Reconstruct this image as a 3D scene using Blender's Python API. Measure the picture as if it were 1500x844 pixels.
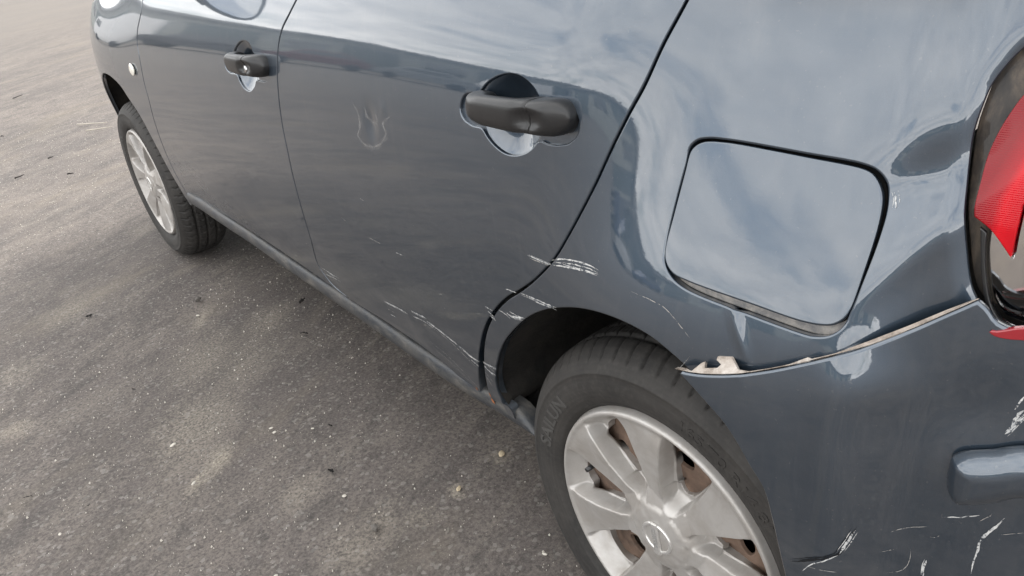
import bpy, bmesh, math, random
import numpy as np
from mathutils import Matrix, Vector
from mathutils.geometry import delaunay_2d_cdt

for _o in list(bpy.data.objects):
    bpy.data.objects.remove(_o, do_unlink=True)
scene = bpy.context.scene
COL = scene.collection
random.seed(7)
RNG = np.random.default_rng(7)

# ------------------------------------------------------------------ camera
CAM_LOC = (-0.5973, -0.5745, 1.138)
CAM_ROT = [(0.77245, -0.6233, -0.12177), (0.37871, 0.29815, 0.87617), (0.50981, 0.72291, -0.46636)]  # right, up, forward
CAM_F = 0.774709  # focal length / image width
cam_data = bpy.data.cameras.new('camera')
cam_data.sensor_width = 36.0
cam_data.lens = 36.0*CAM_F
cam_data.clip_start = .02
cam_data.clip_end = 2000
cam = bpy.data.objects.new('camera', cam_data)
COL.objects.link(cam)
_r, _u, _f = [Vector(v) for v in CAM_ROT]
cam.matrix_world = Matrix(((_r.x, _u.x, -_f.x, CAM_LOC[0]), (_r.y, _u.y, -_f.y, CAM_LOC[1]),
                           (_r.z, _u.z, -_f.z, CAM_LOC[2]), (0, 0, 0, 1)))
scene.camera = cam

# ------------------------------------------------------------------ sky, sun, exposure
SUN_EL, SUN_AZ = math.radians(44), math.radians(75)      # azimuth measured from +Y towards +X
world = bpy.data.worlds.new('World')
scene.world = world
world.use_nodes = True
wn, wl = world.node_tree.nodes, world.node_tree.links
wn.clear()
def W(kind, **kw):
    n = wn.new(kind)
    for k, v in kw.items():
        setattr(n, k, v)
    return n
w_out = W('ShaderNodeOutputWorld')
w_bg = W('ShaderNodeBackground')
w_bg.inputs['Strength'].default_value = .085
sky = W('ShaderNodeTexSky', sky_type='NISHITA', sun_disc=False, sun_elevation=SUN_EL, sun_rotation=SUN_AZ,
        air_density=1.0, dust_density=1.5, ozone_density=1.0)
tc = W('ShaderNodeTexCoord')
sep = W('ShaderNodeSeparateXYZ')
wl.new(tc.outputs['Generated'], sep.inputs[0])
def wmath(op, a, b=None, clamp=False):
    n = W('ShaderNodeMath', operation=op, use_clamp=clamp)
    for i, v in enumerate((a, b)):
        if v is None: continue
        if isinstance(v, (int, float)): n.inputs[i].default_value = v
        else: wl.new(v, n.inputs[i])
    return n.outputs[0]
zc = wmath('ADD', wmath('MAXIMUM', sep.outputs['Z'], 0.0), .16)
cx_, cy_ = wmath('DIVIDE', sep.outputs['X'], zc), wmath('DIVIDE', sep.outputs['Y'], zc)
comb = W('ShaderNodeCombineXYZ')
wl.new(cx_, comb.inputs[0]); wl.new(cy_, comb.inputs[1])
n1 = W('ShaderNodeTexNoise')
n1.inputs['Scale'].default_value = 1.15; n1.inputs['Detail'].default_value = 9; n1.inputs['Roughness'].default_value = .6
n1.inputs['Distortion'].default_value = .35
wl.new(comb.outputs[0], n1.inputs['Vector'])
n2 = W('ShaderNodeTexNoise')
n2.inputs['Scale'].default_value = 3.1; n2.inputs['Detail'].default_value = 8; n2.inputs['Roughness'].default_value = .6
wl.new(comb.outputs[0], n2.inputs['Vector'])
cov = W('ShaderNodeValToRGB')                     # how much cloud covers the blue
cov.color_ramp.elements[0].position = .24; cov.color_ramp.elements[1].position = .50
wl.new(n1.outputs['Fac'], cov.inputs[0])
shade = W('ShaderNodeValToRGB')                   # bright tops and grey bases of the clouds
shade.color_ramp.elements[0].position = .30; shade.color_ramp.elements[0].color = (8.0, 8.1, 8.25, 1)
shade.color_ramp.elements[1].position = .72; shade.color_ramp.elements[1].color = (11.8, 11.6, 11.3, 1)
wl.new(n2.outputs['Fac'], shade.inputs[0])
mixw = W('ShaderNodeMix', data_type='RGBA')
glow = wmath('ADD', wmath('MULTIPLY', wmath('POWER', 2.718, wmath('MULTIPLY', wmath('MAXIMUM', sep.outputs['Z'], 0.0), -11.0)), .75), 1.0)   # cloud decks brighten towards the horizon all round
bright = W('ShaderNodeVectorMath', operation='SCALE')
wl.new(shade.outputs[0], bright.inputs[0]); wl.new(glow, bright.inputs['Scale'])
wl.new(cov.outputs[0], mixw.inputs[0]); wl.new(sky.outputs[0], mixw.inputs[6]); wl.new(bright.outputs[0], mixw.inputs[7])
wl.new(mixw.outputs[2], w_bg.inputs['Color'])
wl.new(w_bg.outputs[0], w_out.inputs['Surface'])

sun_data = bpy.data.lights.new('sun', 'SUN')
sun_data.energy = 1.5
sun_data.angle = math.radians(28)
sun_data.color = (1, .955, .89)
sun = bpy.data.objects.new('sun', sun_data)
COL.objects.link(sun)
_sd = Vector((math.sin(SUN_AZ)*math.cos(SUN_EL), math.cos(SUN_AZ)*math.cos(SUN_EL), math.sin(SUN_EL)))
sun.rotation_euler = (-_sd).to_track_quat('-Z', 'Y').to_euler()

scene.view_settings.view_transform = 'Standard'
scene.view_settings.look = 'None'
scene.view_settings.exposure = 1.62
scene.view_settings.gamma = 1.0
scene.render.engine = 'CYCLES'
scene.cycles.max_bounces = 7
scene.cycles.diffuse_bounces = 2
scene.cycles.glossy_bounces = 5
scene.cycles.transparent_max_bounces = 8

# ---- body side surface: P(u, z); u runs along the car's plan outline, z is height ----
def _cr(xk, yk):
    """smooth monotone (PCHIP) interpolator"""
    xk = np.asarray(xk, float); yk = np.asarray(yk, float)
    h = np.diff(xk); d = np.diff(yk) / h
    m = np.zeros_like(yk); m[0] = d[0]; m[-1] = d[-1]
    for i in range(1, len(xk) - 1):
        if d[i-1] * d[i] > 0:
            w1 = 2*h[i] + h[i-1]; w2 = h[i] + 2*h[i-1]
            m[i] = (w1 + w2) / (w1/d[i-1] + w2/d[i])
    def f(x):
        x = np.clip(np.asarray(x, float), xk[0], xk[-1])
        i = np.clip(np.searchsorted(xk, x) - 1, 0, len(h) - 1)
        t = (x - xk[i]) / h[i]
        return ((2*t**3 - 3*t**2 + 1)*yk[i] + (t**3 - 2*t**2 + t)*h[i]*m[i]
                + (-2*t**3 + 3*t**2)*yk[i+1] + (t**3 - t**2)*h[i]*m[i+1])
    return f
def sstep(a, b, x):
    t = np.clip((np.asarray(x, float) - a) / (b - a), 0, 1)
    return t*t*t*(t*(6*t - 15) + 10)
_HU = [-1.75, -1.0, -.76, -.62, -.52, -.44, -.37, -.28, -.15, 0, .5, 1.0, 2.0, 2.4, 2.65, 2.85, 3.05, 3.25, 3.6, 4.1]
_HA = [-90, -86, -79, -67, -49, -31, -18, -10, -4, -1.5, 0, .4, 1.2, 3, 8, 20, 48, 74, 85, 90]
_ang = _cr(_HU, np.radians(_HA))
_gu = np.linspace(-1.75, 4.1, 2400)
_ga = _ang(_gu)
_du = _gu[1] - _gu[0]
_gx = np.concatenate([[0], np.cumsum((np.sin(_ga[1:]) + np.sin(_ga[:-1]))/2*_du)])
_gy = np.concatenate([[0], np.cumsum((np.cos(_ga[1:]) + np.cos(_ga[:-1]))/2*_du)])
_gx -= np.interp(1.0, _gu, _gx); _gy += 1.0 - np.interp(1.0, _gu, _gy)
ZK = [.05, .20, .28, .34, .45, .55, .65, .70, .75, .82, .88, .92, .95, .98, 1.03, 1.10]
E_DOOR = [-25, -18, -15, -13, -8, -4, -.5, 1, 2.2, 5, 9.5, 13.5, 17, 19.5, 22, 26]
E_QTR = [-25, -10, -6, -4, -3, -1, 5, 14, 21, 22, 21, 21, 21.5, 22.5, 25, 28]
E_COR = [-25, -10, -6, -4, -3, -1, 1, 2.5, 4, 6, 15, 20.5, 21.5, 22.5, 25, 28]
E_FEN = [-25, -10, -6, -4, -3, -2, 2, 4, 8, 20, 28, 33, 35, 37, 40, 44]
_zg = np.linspace(.05, 1.10, 421)
def _prof(e, zref=.75):
    t = np.tan(np.radians(_cr(ZK, e)(_zg)))
    x = np.concatenate([[0], np.cumsum((t[1:] + t[:-1])/2*(_zg[1] - _zg[0]))])
    return x - np.interp(zref, _zg, x)
_PD, _PQ, _PF = _prof(E_DOOR), _prof(E_QTR), _prof(E_FEN)
_PC = _prof(E_COR, .82) + np.interp(.82, _zg, _PQ)
# dents: u, z, radius_u, radius_z, tilt in degrees, depth (positive pushes in)
DENTS = [(-0.2954, 0.8724, 0.055, 0.026, 140, 0.0105), (-0.2904, 0.8085, 0.075, 0.014, 128, -0.0035), (0.5559, 0.8051, 0.015, 0.024, 0, 0.0036), (-0.3617, 0.6868, 0.03, 0.045, 25, 0.006), (-0.2849, 0.6989, 0.035, 0.026, 0, -0.004), (-0.16, 0.7079, 0.03, 0.006, 62, -0.002), (0.5119, 0.8348, 0.01, 0.012, 0, -0.0008), (-0.239, 0.5871, 0.022, 0.1, 0, 0.0035)]
_shift = _cr([-1.8, .45, .9, 1.2, 1.85, 2.3, 4.2], [0, 0, .018, .035, .068, .075, .075])
def off(u, z, dents=True):
    """outward offset of the sheet metal from the plan line"""
    u = np.asarray(u, float); z = np.asarray(z, float)
    wq = sstep(.20, -.13, u + .35*(z - .80))
    wf = sstep(1.75, 2.6, u)
    zs = z + _shift(u)*sstep(.50, .78, z)          # the shoulder line falls towards the front
    pd = np.interp(zs, _zg, _PD); pq = np.interp(z, _zg, _PQ); pf = np.interp(z, _zg, _PF)
    wc = sstep(-.245, -.335, u); pq = pq*(1 - wc) + np.interp(z, _zg, _PC)*wc
    x = -.030 + pd*(1 - wq)*(1 - wf) + (pq - .012)*wq + (pf - .004)*wf
    o = -x
    for (du, dz, ru, rz, tilt, dep) in (DENTS if dents else ()):
        c, s = math.cos(math.radians(tilt)), math.sin(math.radians(tilt))
        a = ((u - du)*c + (z - dz)*s)/ru; b = (-(u - du)*s + (z - dz)*c)/rz
        o = o - dep*np.exp(-(a*a + b*b))
    return o
def plan(u):
    a = _ang(u)
    return np.interp(u, _gu, _gx), np.interp(u, _gu, _gy), -np.cos(a), np.sin(a)
def bodyP(u, z, extra=0.0, dents=True):
    x, y, nx, ny = plan(u)
    o = off(u, z, dents) + extra
    return np.stack([x + nx*o, y + ny*o, np.broadcast_to(z, np.shape(x))*1.0], -1)

RD_REAR = [(-0.0316, 0.9942), (-0.017, 0.9617), (-0.0014, 0.9212), (0.0142, 0.8906), (0.0315, 0.855), (0.0506, 0.8137), (0.0683, 0.7809), (0.0902, 0.7448), (0.1136, 0.7108), (0.1302, 0.6916), (0.1654, 0.6579), (0.2071, 0.625), (0.2468, 0.5968), (0.2868, 0.559), (0.3223, 0.5161), (0.3569, 0.4594), (0.3794, 0.4155), (0.4044, 0.359), (0.426, 0.303)]
QP_FRONT = [(-0.0316, 0.9942), (-0.017, 0.9617), (-0.0014, 0.9212), (0.0142, 0.8906), (0.0315, 0.855), (0.0506, 0.8137), (0.0683, 0.7809), (0.0902, 0.7448), (0.1136, 0.7108), (0.1302, 0.6916), (0.1654, 0.6579), (0.2056, 0.6245), (0.2437, 0.5962), (0.2806, 0.5613), (0.3178, 0.5141), (0.3459, 0.463), (0.3666, 0.4127), (0.3815, 0.3648), (0.3895, 0.3256)]
B_SEAM = [(0.8178, 0.9779), (0.8436, 0.9551), (0.8751, 0.9276), (0.8919, 0.9009), (0.9068, 0.8574), (0.9191, 0.8054), (0.9288, 0.751), (0.9328, 0.6949), (0.9399, 0.6326), (0.9463, 0.5683), (0.9591, 0.4881), (0.9836, 0.4099), (0.9578, 0.3742), (0.8741, 0.3553)]
F_SEAM = [(1.867, 0.9389), (1.879, 0.9071), (1.923, 0.8586), (1.939, 0.8268), (1.94, 0.7784), (1.952, 0.7154), (1.955, 0.6631), (1.979, 0.5888), (2.006, 0.4911), (2.013, 0.4051), (2.009, 0.3417)]
ARCH_R = [(0.3277, 0.3137), (0.3441, 0.3317), (0.347, 0.3642), (0.3388, 0.4018), (0.3169, 0.4455), (0.281, 0.5011), (0.2381, 0.5476), (0.1952, 0.5857), (0.1466, 0.6179), (0.111, 0.636), (0.0656, 0.6546), (0.0222, 0.666), (-0.0195, 0.6705), (-0.0558, 0.6679), (-0.0832, 0.6592), (-0.1057, 0.6492), (-0.1316, 0.6318)]
ARCH_F_R = [(2.223, 0.6352), (2.142, 0.584), (2.101, 0.5063), (2.08, 0.4227), (2.066, 0.3402), (2.059, 0.2807)]
ARCH_F_T = [(2.733, 0.6218), (2.54, 0.6662), (2.452, 0.68), (2.376, 0.6797), (2.276, 0.6618)]
ARCH_BUMP = [(-0.1051, 0.6562), (-0.124, 0.645), (-0.144, 0.6316), (-0.1632, 0.6173), (-0.1776, 0.6002), (-0.1901, 0.5812), (-0.2054, 0.5587), (-0.2157, 0.5205), (-0.2226, 0.4857)]
SEAM_BUMP = [(-0.1051, 0.6562), (-0.1297, 0.6619), (-0.1671, 0.6763), (-0.1998, 0.6932), (-0.2287, 0.7101), (-0.2552, 0.7264), (-0.2822, 0.7407), (-0.3076, 0.7567), (-0.3299, 0.7756), (-0.3463, 0.7902)]
FLANGE_TOP = [(-0.0931, 0.646), (-0.1119, 0.6538), (-0.1215, 0.6609), (-0.1275, 0.6688), (-0.1306, 0.6708), (-0.1341, 0.6675), (-0.1478, 0.6729), (-0.1498, 0.6759), (-0.142, 0.676), (-0.1425, 0.6791), (-0.1573, 0.6839), (-0.1714, 0.6815), (-0.1862, 0.686), (-0.2169, 0.7038), (-0.2352, 0.7132), (-0.2392, 0.7178), (-0.2501, 0.7238), (-0.2786, 0.738), (-0.3046, 0.7536), (-0.3276, 0.771), (-0.3434, 0.7822)]
LAMP_OPEN = [(-0.3426, 0.9691), (-0.3328, 0.9558), (-0.3267, 0.9437), (-0.3238, 0.9301), (-0.3212, 0.9094), (-0.322, 0.8852), (-0.3249, 0.8632), (-0.3279, 0.8457), (-0.3325, 0.824), (-0.3376, 0.802), (-0.3418, 0.789), (-0.3457, 0.7819)]
RED_LENS = [(-0.3481, 0.9414), (-0.3412, 0.9276), (-0.3354, 0.9117), (-0.3315, 0.8941), (-0.3304, 0.8742), (-0.3302, 0.8572), (-0.3315, 0.8498), (-0.3436, 0.8412), (-0.353, 0.8307), (-0.3621, 0.8191), (-0.362, 0.8365), (-0.3629, 0.8634)]
CLEAR_LENS = [(-0.3432, 0.8379), (-0.3442, 0.8209), (-0.348, 0.8003), (-0.3552, 0.7763), (-0.3643, 0.7639), (-0.379, 0.7589)]
RED_LIP = [(-0.3563, 0.7662), (-0.3616, 0.7632), (-0.3691, 0.7626), (-0.3795, 0.7639)]
RED_LIP_TOP = [(-0.3561, 0.768), (-0.3618, 0.7682), (-0.3679, 0.7709), (-0.3779, 0.775)]
FUEL_LID = [(-0.0636, 0.8614), (-0.0682, 0.8677), (-0.0775, 0.8724), (-0.1009, 0.8747), (-0.1428, 0.8745), (-0.1828, 0.8736), (-0.2378, 0.8711), (-0.2469, 0.8682), (-0.2542, 0.8612), (-0.2593, 0.8511), (-0.2611, 0.827), (-0.2586, 0.7895), (-0.2551, 0.7584), (-0.2515, 0.7491), (-0.2446, 0.7423), (-0.2368, 0.7392), (-0.2177, 0.7369), (-0.1659, 0.7385), (-0.0907, 0.7404), (-0.0717, 0.7429), (-0.0604, 0.751), (-0.0561, 0.7618), (-0.058, 0.7997), (-0.0611, 0.8383)]
FUEL_OPEN = [(-0.0611, 0.8663), (-0.0688, 0.8748), (-0.0813, 0.8785), (-0.1017, 0.8797), (-0.183, 0.8789), (-0.2384, 0.8769), (-0.2515, 0.8727), (-0.2615, 0.8623), (-0.2659, 0.8453), (-0.2665, 0.8219), (-0.2627, 0.7862), (-0.258, 0.7561), (-0.254, 0.7419), (-0.2434, 0.731), (-0.2297, 0.7262), (-0.2217, 0.7257), (-0.1691, 0.7276), (-0.0891, 0.7321), (-0.0686, 0.7397), (-0.0578, 0.7508), (-0.0547, 0.7708), (-0.0563, 0.8156), (-0.0591, 0.8462)]
RH_REC = [(0.3006, 0.8718), (0.2909, 0.8826), (0.2589, 0.8897), (0.2482, 0.8987), (0.2325, 0.9081), (0.2053, 0.9164), (0.1806, 0.9164), (0.1631, 0.9107), (0.1508, 0.9033), (0.1412, 0.8949), (0.1195, 0.8966), (0.0989, 0.8938), (0.0849, 0.886), (0.0797, 0.8738), (0.0822, 0.8619), (0.094, 0.8513), (0.1081, 0.847), (0.1273, 0.8451), (0.143, 0.8465), (0.1553, 0.8359), (0.1698, 0.8271), (0.1905, 0.8205), (0.2113, 0.8198), (0.2319, 0.8264), (0.2447, 0.8343), (0.2564, 0.8443), (0.2778, 0.8453), (0.2972, 0.8519), (0.3027, 0.8613)]
FH_REC = [(1.127, 0.8752), (1.104, 0.8875), (1.07, 0.894), (1.039, 0.8893), (1.021, 0.8727), (0.9828, 0.8716), (0.9566, 0.8614), (0.9513, 0.8455), (0.9676, 0.8286), (1.004, 0.8235), (1.026, 0.8222), (1.041, 0.8095), (1.072, 0.7955), (1.103, 0.7975), (1.123, 0.8093), (1.134, 0.822), (1.179, 0.8223), (1.2, 0.8318), (1.198, 0.8437), (1.179, 0.857), (1.142, 0.8652)]
RH_AX = [(0.2659, 0.8745), (0.0826, 0.8794)]
FH_AX = [(1.119, 0.853), (0.9467, 0.8552)]
REPEATER = [(2.045, 0.7423)]
MOULD = [(-0.3471, 0.6301), (-0.3482, 0.6406), (-0.3539, 0.6477), (-0.3729, 0.6574), (-0.3927, 0.6686)]
MOULD_B = [(-0.347, 0.6181), (-0.3498, 0.6022), (-0.3565, 0.5951), (-0.3667, 0.5976), (-0.3837, 0.6078), (-0.3991, 0.6197)]
TEAR = [(-0.2364, 0.474), (-0.257, 0.4915), (-0.2754, 0.5039), (-0.2802, 0.5171), (-0.2866, 0.5385)]
SCR_RDOOR = [([(0.1784, 0.6872), (0.1362, 0.6895), (0.1272, 0.6908)], 1.6),
 ([(0.1758, 0.6841), (0.1333, 0.6877)], 1.0),
 ([(0.6447, 0.6585), (0.6329, 0.6574)], 1.2),
 ([(0.6409, 0.6503), (0.638, 0.6458)], 1.2),
 ([(0.654, 0.5811), (0.6074, 0.5807)], 1.0),
 ([(0.5572, 0.5781), (0.5339, 0.5799)], 1.2),
 ([(0.679, 0.4317), (0.6198, 0.437), (0.5902, 0.4378)], 1.6),
 ([(0.6776, 0.4141), (0.6514, 0.4147)], 1.0),
 ([(0.6756, 0.4015), (0.6513, 0.4031)], 1.4),
 ([(0.5703, 0.4519), (0.5151, 0.4573)], 1.6),
 ([(0.5703, 0.4396), (0.5287, 0.4442), (0.4913, 0.4401)], 1.4),
 ([(0.5256, 0.45), (0.4689, 0.4421), (0.4172, 0.4307), (0.3792, 0.4201)], 1.8),
 ([(0.4913, 0.4401), (0.4444, 0.4289), (0.4034, 0.41), (0.3834, 0.403)], 1.0),
 ([(0.539, 0.3941), (0.4887, 0.3849), (0.447, 0.3647), (0.416, 0.3429)], 0.8),
 ([(0.5301, 0.3785), (0.4867, 0.3696), (0.4373, 0.3448)], 0.6),
 ([(0.4042, 0.4247), (0.3735, 0.4243)], 2.2),
 ([(0.4005, 0.4159), (0.3797, 0.4109)], 1.6),
 ([(0.3056, 0.5616), (0.2873, 0.5612)], 1.4),
 ([(0.3054, 0.5568), (0.2873, 0.5502)], 1.2),
 ([(0.2978, 0.5486), (0.2841, 0.5441)], 1.6),
 ([(0.2425, 0.6146), (0.2166, 0.6172)], 1.2),
 ([(0.9713, 0.4122), (0.9319, 0.4112), (0.8825, 0.4125)], 1.2),
 ([(0.9728, 0.3951), (0.9311, 0.4006), (0.8795, 0.4047)], 1.2),
 ([(0.9442, 0.4124), (0.9079, 0.4089)], 1.6),
 ([(0.9707, 0.4051), (0.9482, 0.4001), (0.9045, 0.3938)], 0.8),
 ([(0.7491, 0.5961), (0.7299, 0.5912)], 0.7),
 ([(1.002, 0.465), (0.9793, 0.4632)], 0.8),
 ([(0.4371, 0.5108), (0.4313, 0.5103)], 1.2),
 ([(0.9646, 0.5952), (0.9591, 0.5934)], 1.2),
 ([(0.3431, 0.7585), (0.3382, 0.7575)], 0.9),
 ([(0.3701, 0.6447), (0.3646, 0.6452)], 1.0),
 ([(0.4735, 0.6526), (0.4695, 0.6524)], 1.0)]
SCR_QTR = [([(0.127, 0.6973), (0.0952, 0.7089), (0.0577, 0.7161), (0.0334, 0.7159)], 1.2),
 ([(0.1211, 0.6966), (0.0811, 0.7075), (0.052, 0.7122), (0.0343, 0.7132)], 1.3),
 ([(0.1242, 0.6918), (0.0878, 0.7009), (0.054, 0.7074), (0.0348, 0.7089)], 1.5),
 ([(0.1166, 0.7036), (0.0747, 0.713), (0.0486, 0.7158)], 1.2),
 ([(0.1093, 0.6988), (0.0673, 0.7062), (0.0327, 0.7113)], 1.2),
 ([(0.208, 0.6204), (0.1782, 0.6244), (0.1445, 0.629), (0.1193, 0.6338)], 1.8),
 ([(0.2016, 0.6207), (0.1701, 0.6235)], 1.0),
 ([(0.1722, 0.6206), (0.1449, 0.6258), (0.1245, 0.6306)], 1.2),
 ([(0.2703, 0.5688), (0.2528, 0.5672), (0.2439, 0.5637)], 1.2),
 ([(0.2532, 0.5718), (0.2392, 0.5691), (0.2124, 0.5767)], 1.6),
 ([(0.2438, 0.5766), (0.2257, 0.5769), (0.2031, 0.5807)], 1.2),
 ([(0.2425, 0.5689), (0.2065, 0.5803)], 1.4),
 ([(0.36, 0.4293), (0.3407, 0.4312), (0.3241, 0.432)], 2.2),
 ([(0.3594, 0.4222), (0.3441, 0.4149), (0.3326, 0.4162)], 2.6),
 ([(0.3561, 0.434), (0.3325, 0.4206)], 1.0),
 ([(0.3663, 0.3947), (0.3575, 0.3775)], 0.9),
 ([(0.3648, 0.4061), (0.3492, 0.3912)], 0.8),
 ([(-0.0229, 0.7099), (-0.0531, 0.7098), (-0.0723, 0.707), (-0.0919, 0.6962), (-0.1089, 0.6847)], 0.7),
 ([(0.0354, 0.7272), (0.0338, 0.7253)], 1.0),
 ([(-0.0962, 0.6461), (-0.1052, 0.6597), (-0.1105, 0.669)], 0.5),
 ([(-0.2673, 0.8551), (-0.2707, 0.8481), (-0.2713, 0.842)], 1.6),
 ([(-0.1402, 0.7338), (-0.1428, 0.7393)], 0.5)]
SCR_BUMP = [([(-0.2864, 0.5377), (-0.2828, 0.5253), (-0.2782, 0.5116)], 2.2),
 ([(-0.2856, 0.5341), (-0.2808, 0.5171), (-0.2771, 0.5039)], 2.0),
 ([(-0.2766, 0.5039), (-0.2652, 0.4934), (-0.2568, 0.4856), (-0.2484, 0.4698)], 1.6),
 ([(-0.2738, 0.5349), (-0.2832, 0.5372), (-0.299, 0.5419), (-0.3233, 0.5505), (-0.3509, 0.5696)], 0.6),
 ([(-0.3505, 0.5685), (-0.363, 0.5747), (-0.3744, 0.5826)], 1.8),
 ([(-0.3112, 0.5323), (-0.3215, 0.54), (-0.3386, 0.5502)], 1.0),
 ([(-0.3753, 0.5756), (-0.3812, 0.5849), (-0.3822, 0.5886)], 1.2),
 ([(-0.3419, 0.5387), (-0.3461, 0.5401), (-0.3494, 0.5446)], 1.0),
 ([(-0.3065, 0.5049), (-0.3109, 0.507), (-0.3159, 0.5097)], 0.9),
 ([(-0.3287, 0.5148), (-0.3292, 0.5018), (-0.3274, 0.4902), (-0.3209, 0.4793), (-0.3078, 0.4745)], 0.7),
 ([(-0.3423, 0.5077), (-0.341, 0.4974), (-0.3417, 0.4843)], 2.2),
 ([(-0.3911, 0.5869), (-0.3854, 0.5704), (-0.3796, 0.5592), (-0.3779, 0.5454), (-0.3771, 0.5273), (-0.3767, 0.5088)], 1.6),
 ([(-0.3906, 0.5834), (-0.3834, 0.567), (-0.3789, 0.5529), (-0.378, 0.5323)], 2.0),
 ([(-0.3162, 0.572), (-0.3284, 0.582), (-0.3423, 0.5863)], 0.4),
 ([(-0.3174, 0.5575), (-0.3321, 0.5719), (-0.3428, 0.5865)], 0.4),
 ([(-0.2888, 0.7104), (-0.2956, 0.7107)], 0.3),
 ([(-0.391, 0.5663), (-0.4052, 0.5749)], 0.8),
 ([(-0.2639, 0.6472), (-0.2652, 0.6438)], 0.5),
 ([(-0.2707, 0.6356), (-0.2727, 0.6342)], 0.8),
 ([(-0.3884, 0.6996), (-0.3852, 0.6915), (-0.3826, 0.6784), (-0.3799, 0.672)], 2.5),
 ([(-0.3892, 0.6932), (-0.3854, 0.6836), (-0.3821, 0.6756)], 2.5),
 ([(-0.3866, 0.7125), (-0.3846, 0.7049), (-0.3831, 0.6974)], 1.5),
 ([(-0.284, 0.5829), (-0.285, 0.5811)], 1.2),
 ([(-0.2539, 0.4798), (-0.2657, 0.4807), (-0.2776, 0.4793)], 1.0),
 ([(-0.3588, 0.5443), (-0.3577, 0.5213)], 0.5)]
DENT_RING = [([(0.6122, 0.8323), (0.5927, 0.8184), (0.5924, 0.7962), (0.6031, 0.7775), (0.5859, 0.7666), (0.5569, 0.767), (0.5266, 0.7791), (0.5084, 0.7984), (0.5133, 0.8115), (0.4894, 0.8255)], 8),
 ([(0.5715, 0.8321), (0.5641, 0.8142), (0.5359, 0.8101), (0.5339, 0.8318)], 7)]
RUST_Q = [([(0.3817, 0.3368), (0.3821, 0.3247), (0.3943, 0.3056)], 7),
 ([(0.3829, 0.3493), (0.3804, 0.3391)], 3)]
RUST_D = [([(0.4249, 0.3414), (0.4242, 0.3317)], 2.5),
 ([(0.5249, 0.3105), (0.5147, 0.3087)], 2.2)]
TWIGS = [((0.25, 5.244), (0.399, 5.06)), ((0.254, 4.98), (0.386, 4.909)), ((-0.27, 4.287), (-0.223, 4.306)), ((0.125, 6.879), (0.204, 6.935)), ((-0.054, 4.535), (-0.031, 4.541)), ((-0.051, 4.055), (-0.025, 4.05))]
SCRAPS = [((-0.075, 1.962), 0.03, 0), ((0.07, 1.462), 0.035, 1), ((-0.376, 2.163), 0.028, 1), ((0.159, 1.656), 0.04, 2), ((-0.71, 1.292), 0.026, 1), ((-0.083, 0.989), 0.02, 1), ((-0.394, 1.566), 0.02, 1), ((-0.419, 1.72), 0.016, 1), ((-0.418, 2.099), 0.02, 1), ((-0.18, 0.607), 0.022, 0), ((-0.161, 0.835), 0.022, 1), ((-0.641, 1.584), 0.018, 1), ((-0.609, 1.149), 0.014, 1), ((-0.245, 0.724), 0.012, 1), ((-0.348, 1.51), 0.014, 1), ((-0.169, 5.48), 0.05, 1), ((-0.29, 0.637), 0.01, 1)]
CHIPS = [((0.14, 0.598), 0.028), ((0.008, 0.578), 0.022), ((-0.178, 0.743), 0.014), ((-0.168, 0.794), 0.008), ((-0.114, 1.856), 0.018), ((-0.395, 1.223), 0.022), ((-0.193, 1.076), 0.014), ((-0.192, 1.098), 0.014), ((-0.119, 1.017), 0.011), ((-0.406, 1.04), 0.018), ((-0.679, 1.101), 0.012), ((0.019, 0.313), 0.014), ((-0.042, 0.402), 0.008), ((-0.169, 0.792), 0.007), ((-0.1, 1.607), 0.008), ((-0.038, 1.331), 0.007), ((0.064, 0.633), 0.007), ((-0.738, 1.29), 0.012), ((-0.382, 0.641), 0.014), ((-0.12, 1.416), 0.008), ((-0.444, 0.91), 0.01), ((-0.116, 0.502), 0.008)]
STAINS = [((-0.185, 1.593), 0.16, 0.07, 0.5), ((-0.324, 1.275), 0.18, 0.07, 0.6), ((-0.328, 1.095), 0.07, 0.02, 1.0), ((-0.392, 1.054), 0.06, 0.012, 1.0), ((-0.395, 1.216), 0.03, 0.02, 0.8), ((0.027, 1.638), 0.12, 0.05, 0.5), ((-0.11, 1.837), 0.09, 0.015, 0.8), ((-0.677, 1.645), 0.05, 0.03, 0.7), ((0.139, 0.596), 0.022, 0.014, 0.9), ((0.004, 0.578), 0.022, 0.012, 0.9), ((-0.408, 2.274), 0.15, 0.05, 0.5), ((-0.159, 0.615), 0.08, 0.03, 0.5), ((-0.093, 0.574), 0.04, 0.025, 0.45), ((-0.626, 1.97), 0.1, 0.06, 0.4), ((-0.005, 2.847), 0.08, 0.05, 0.35), ((-0.099, 1.492), 0.2, 0.06, 0.35), ((-0.24, 0.83), 0.06, 0.03, 0.4), ((-0.232, 0.598), 0.07, 0.04, 0.4)]

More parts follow.
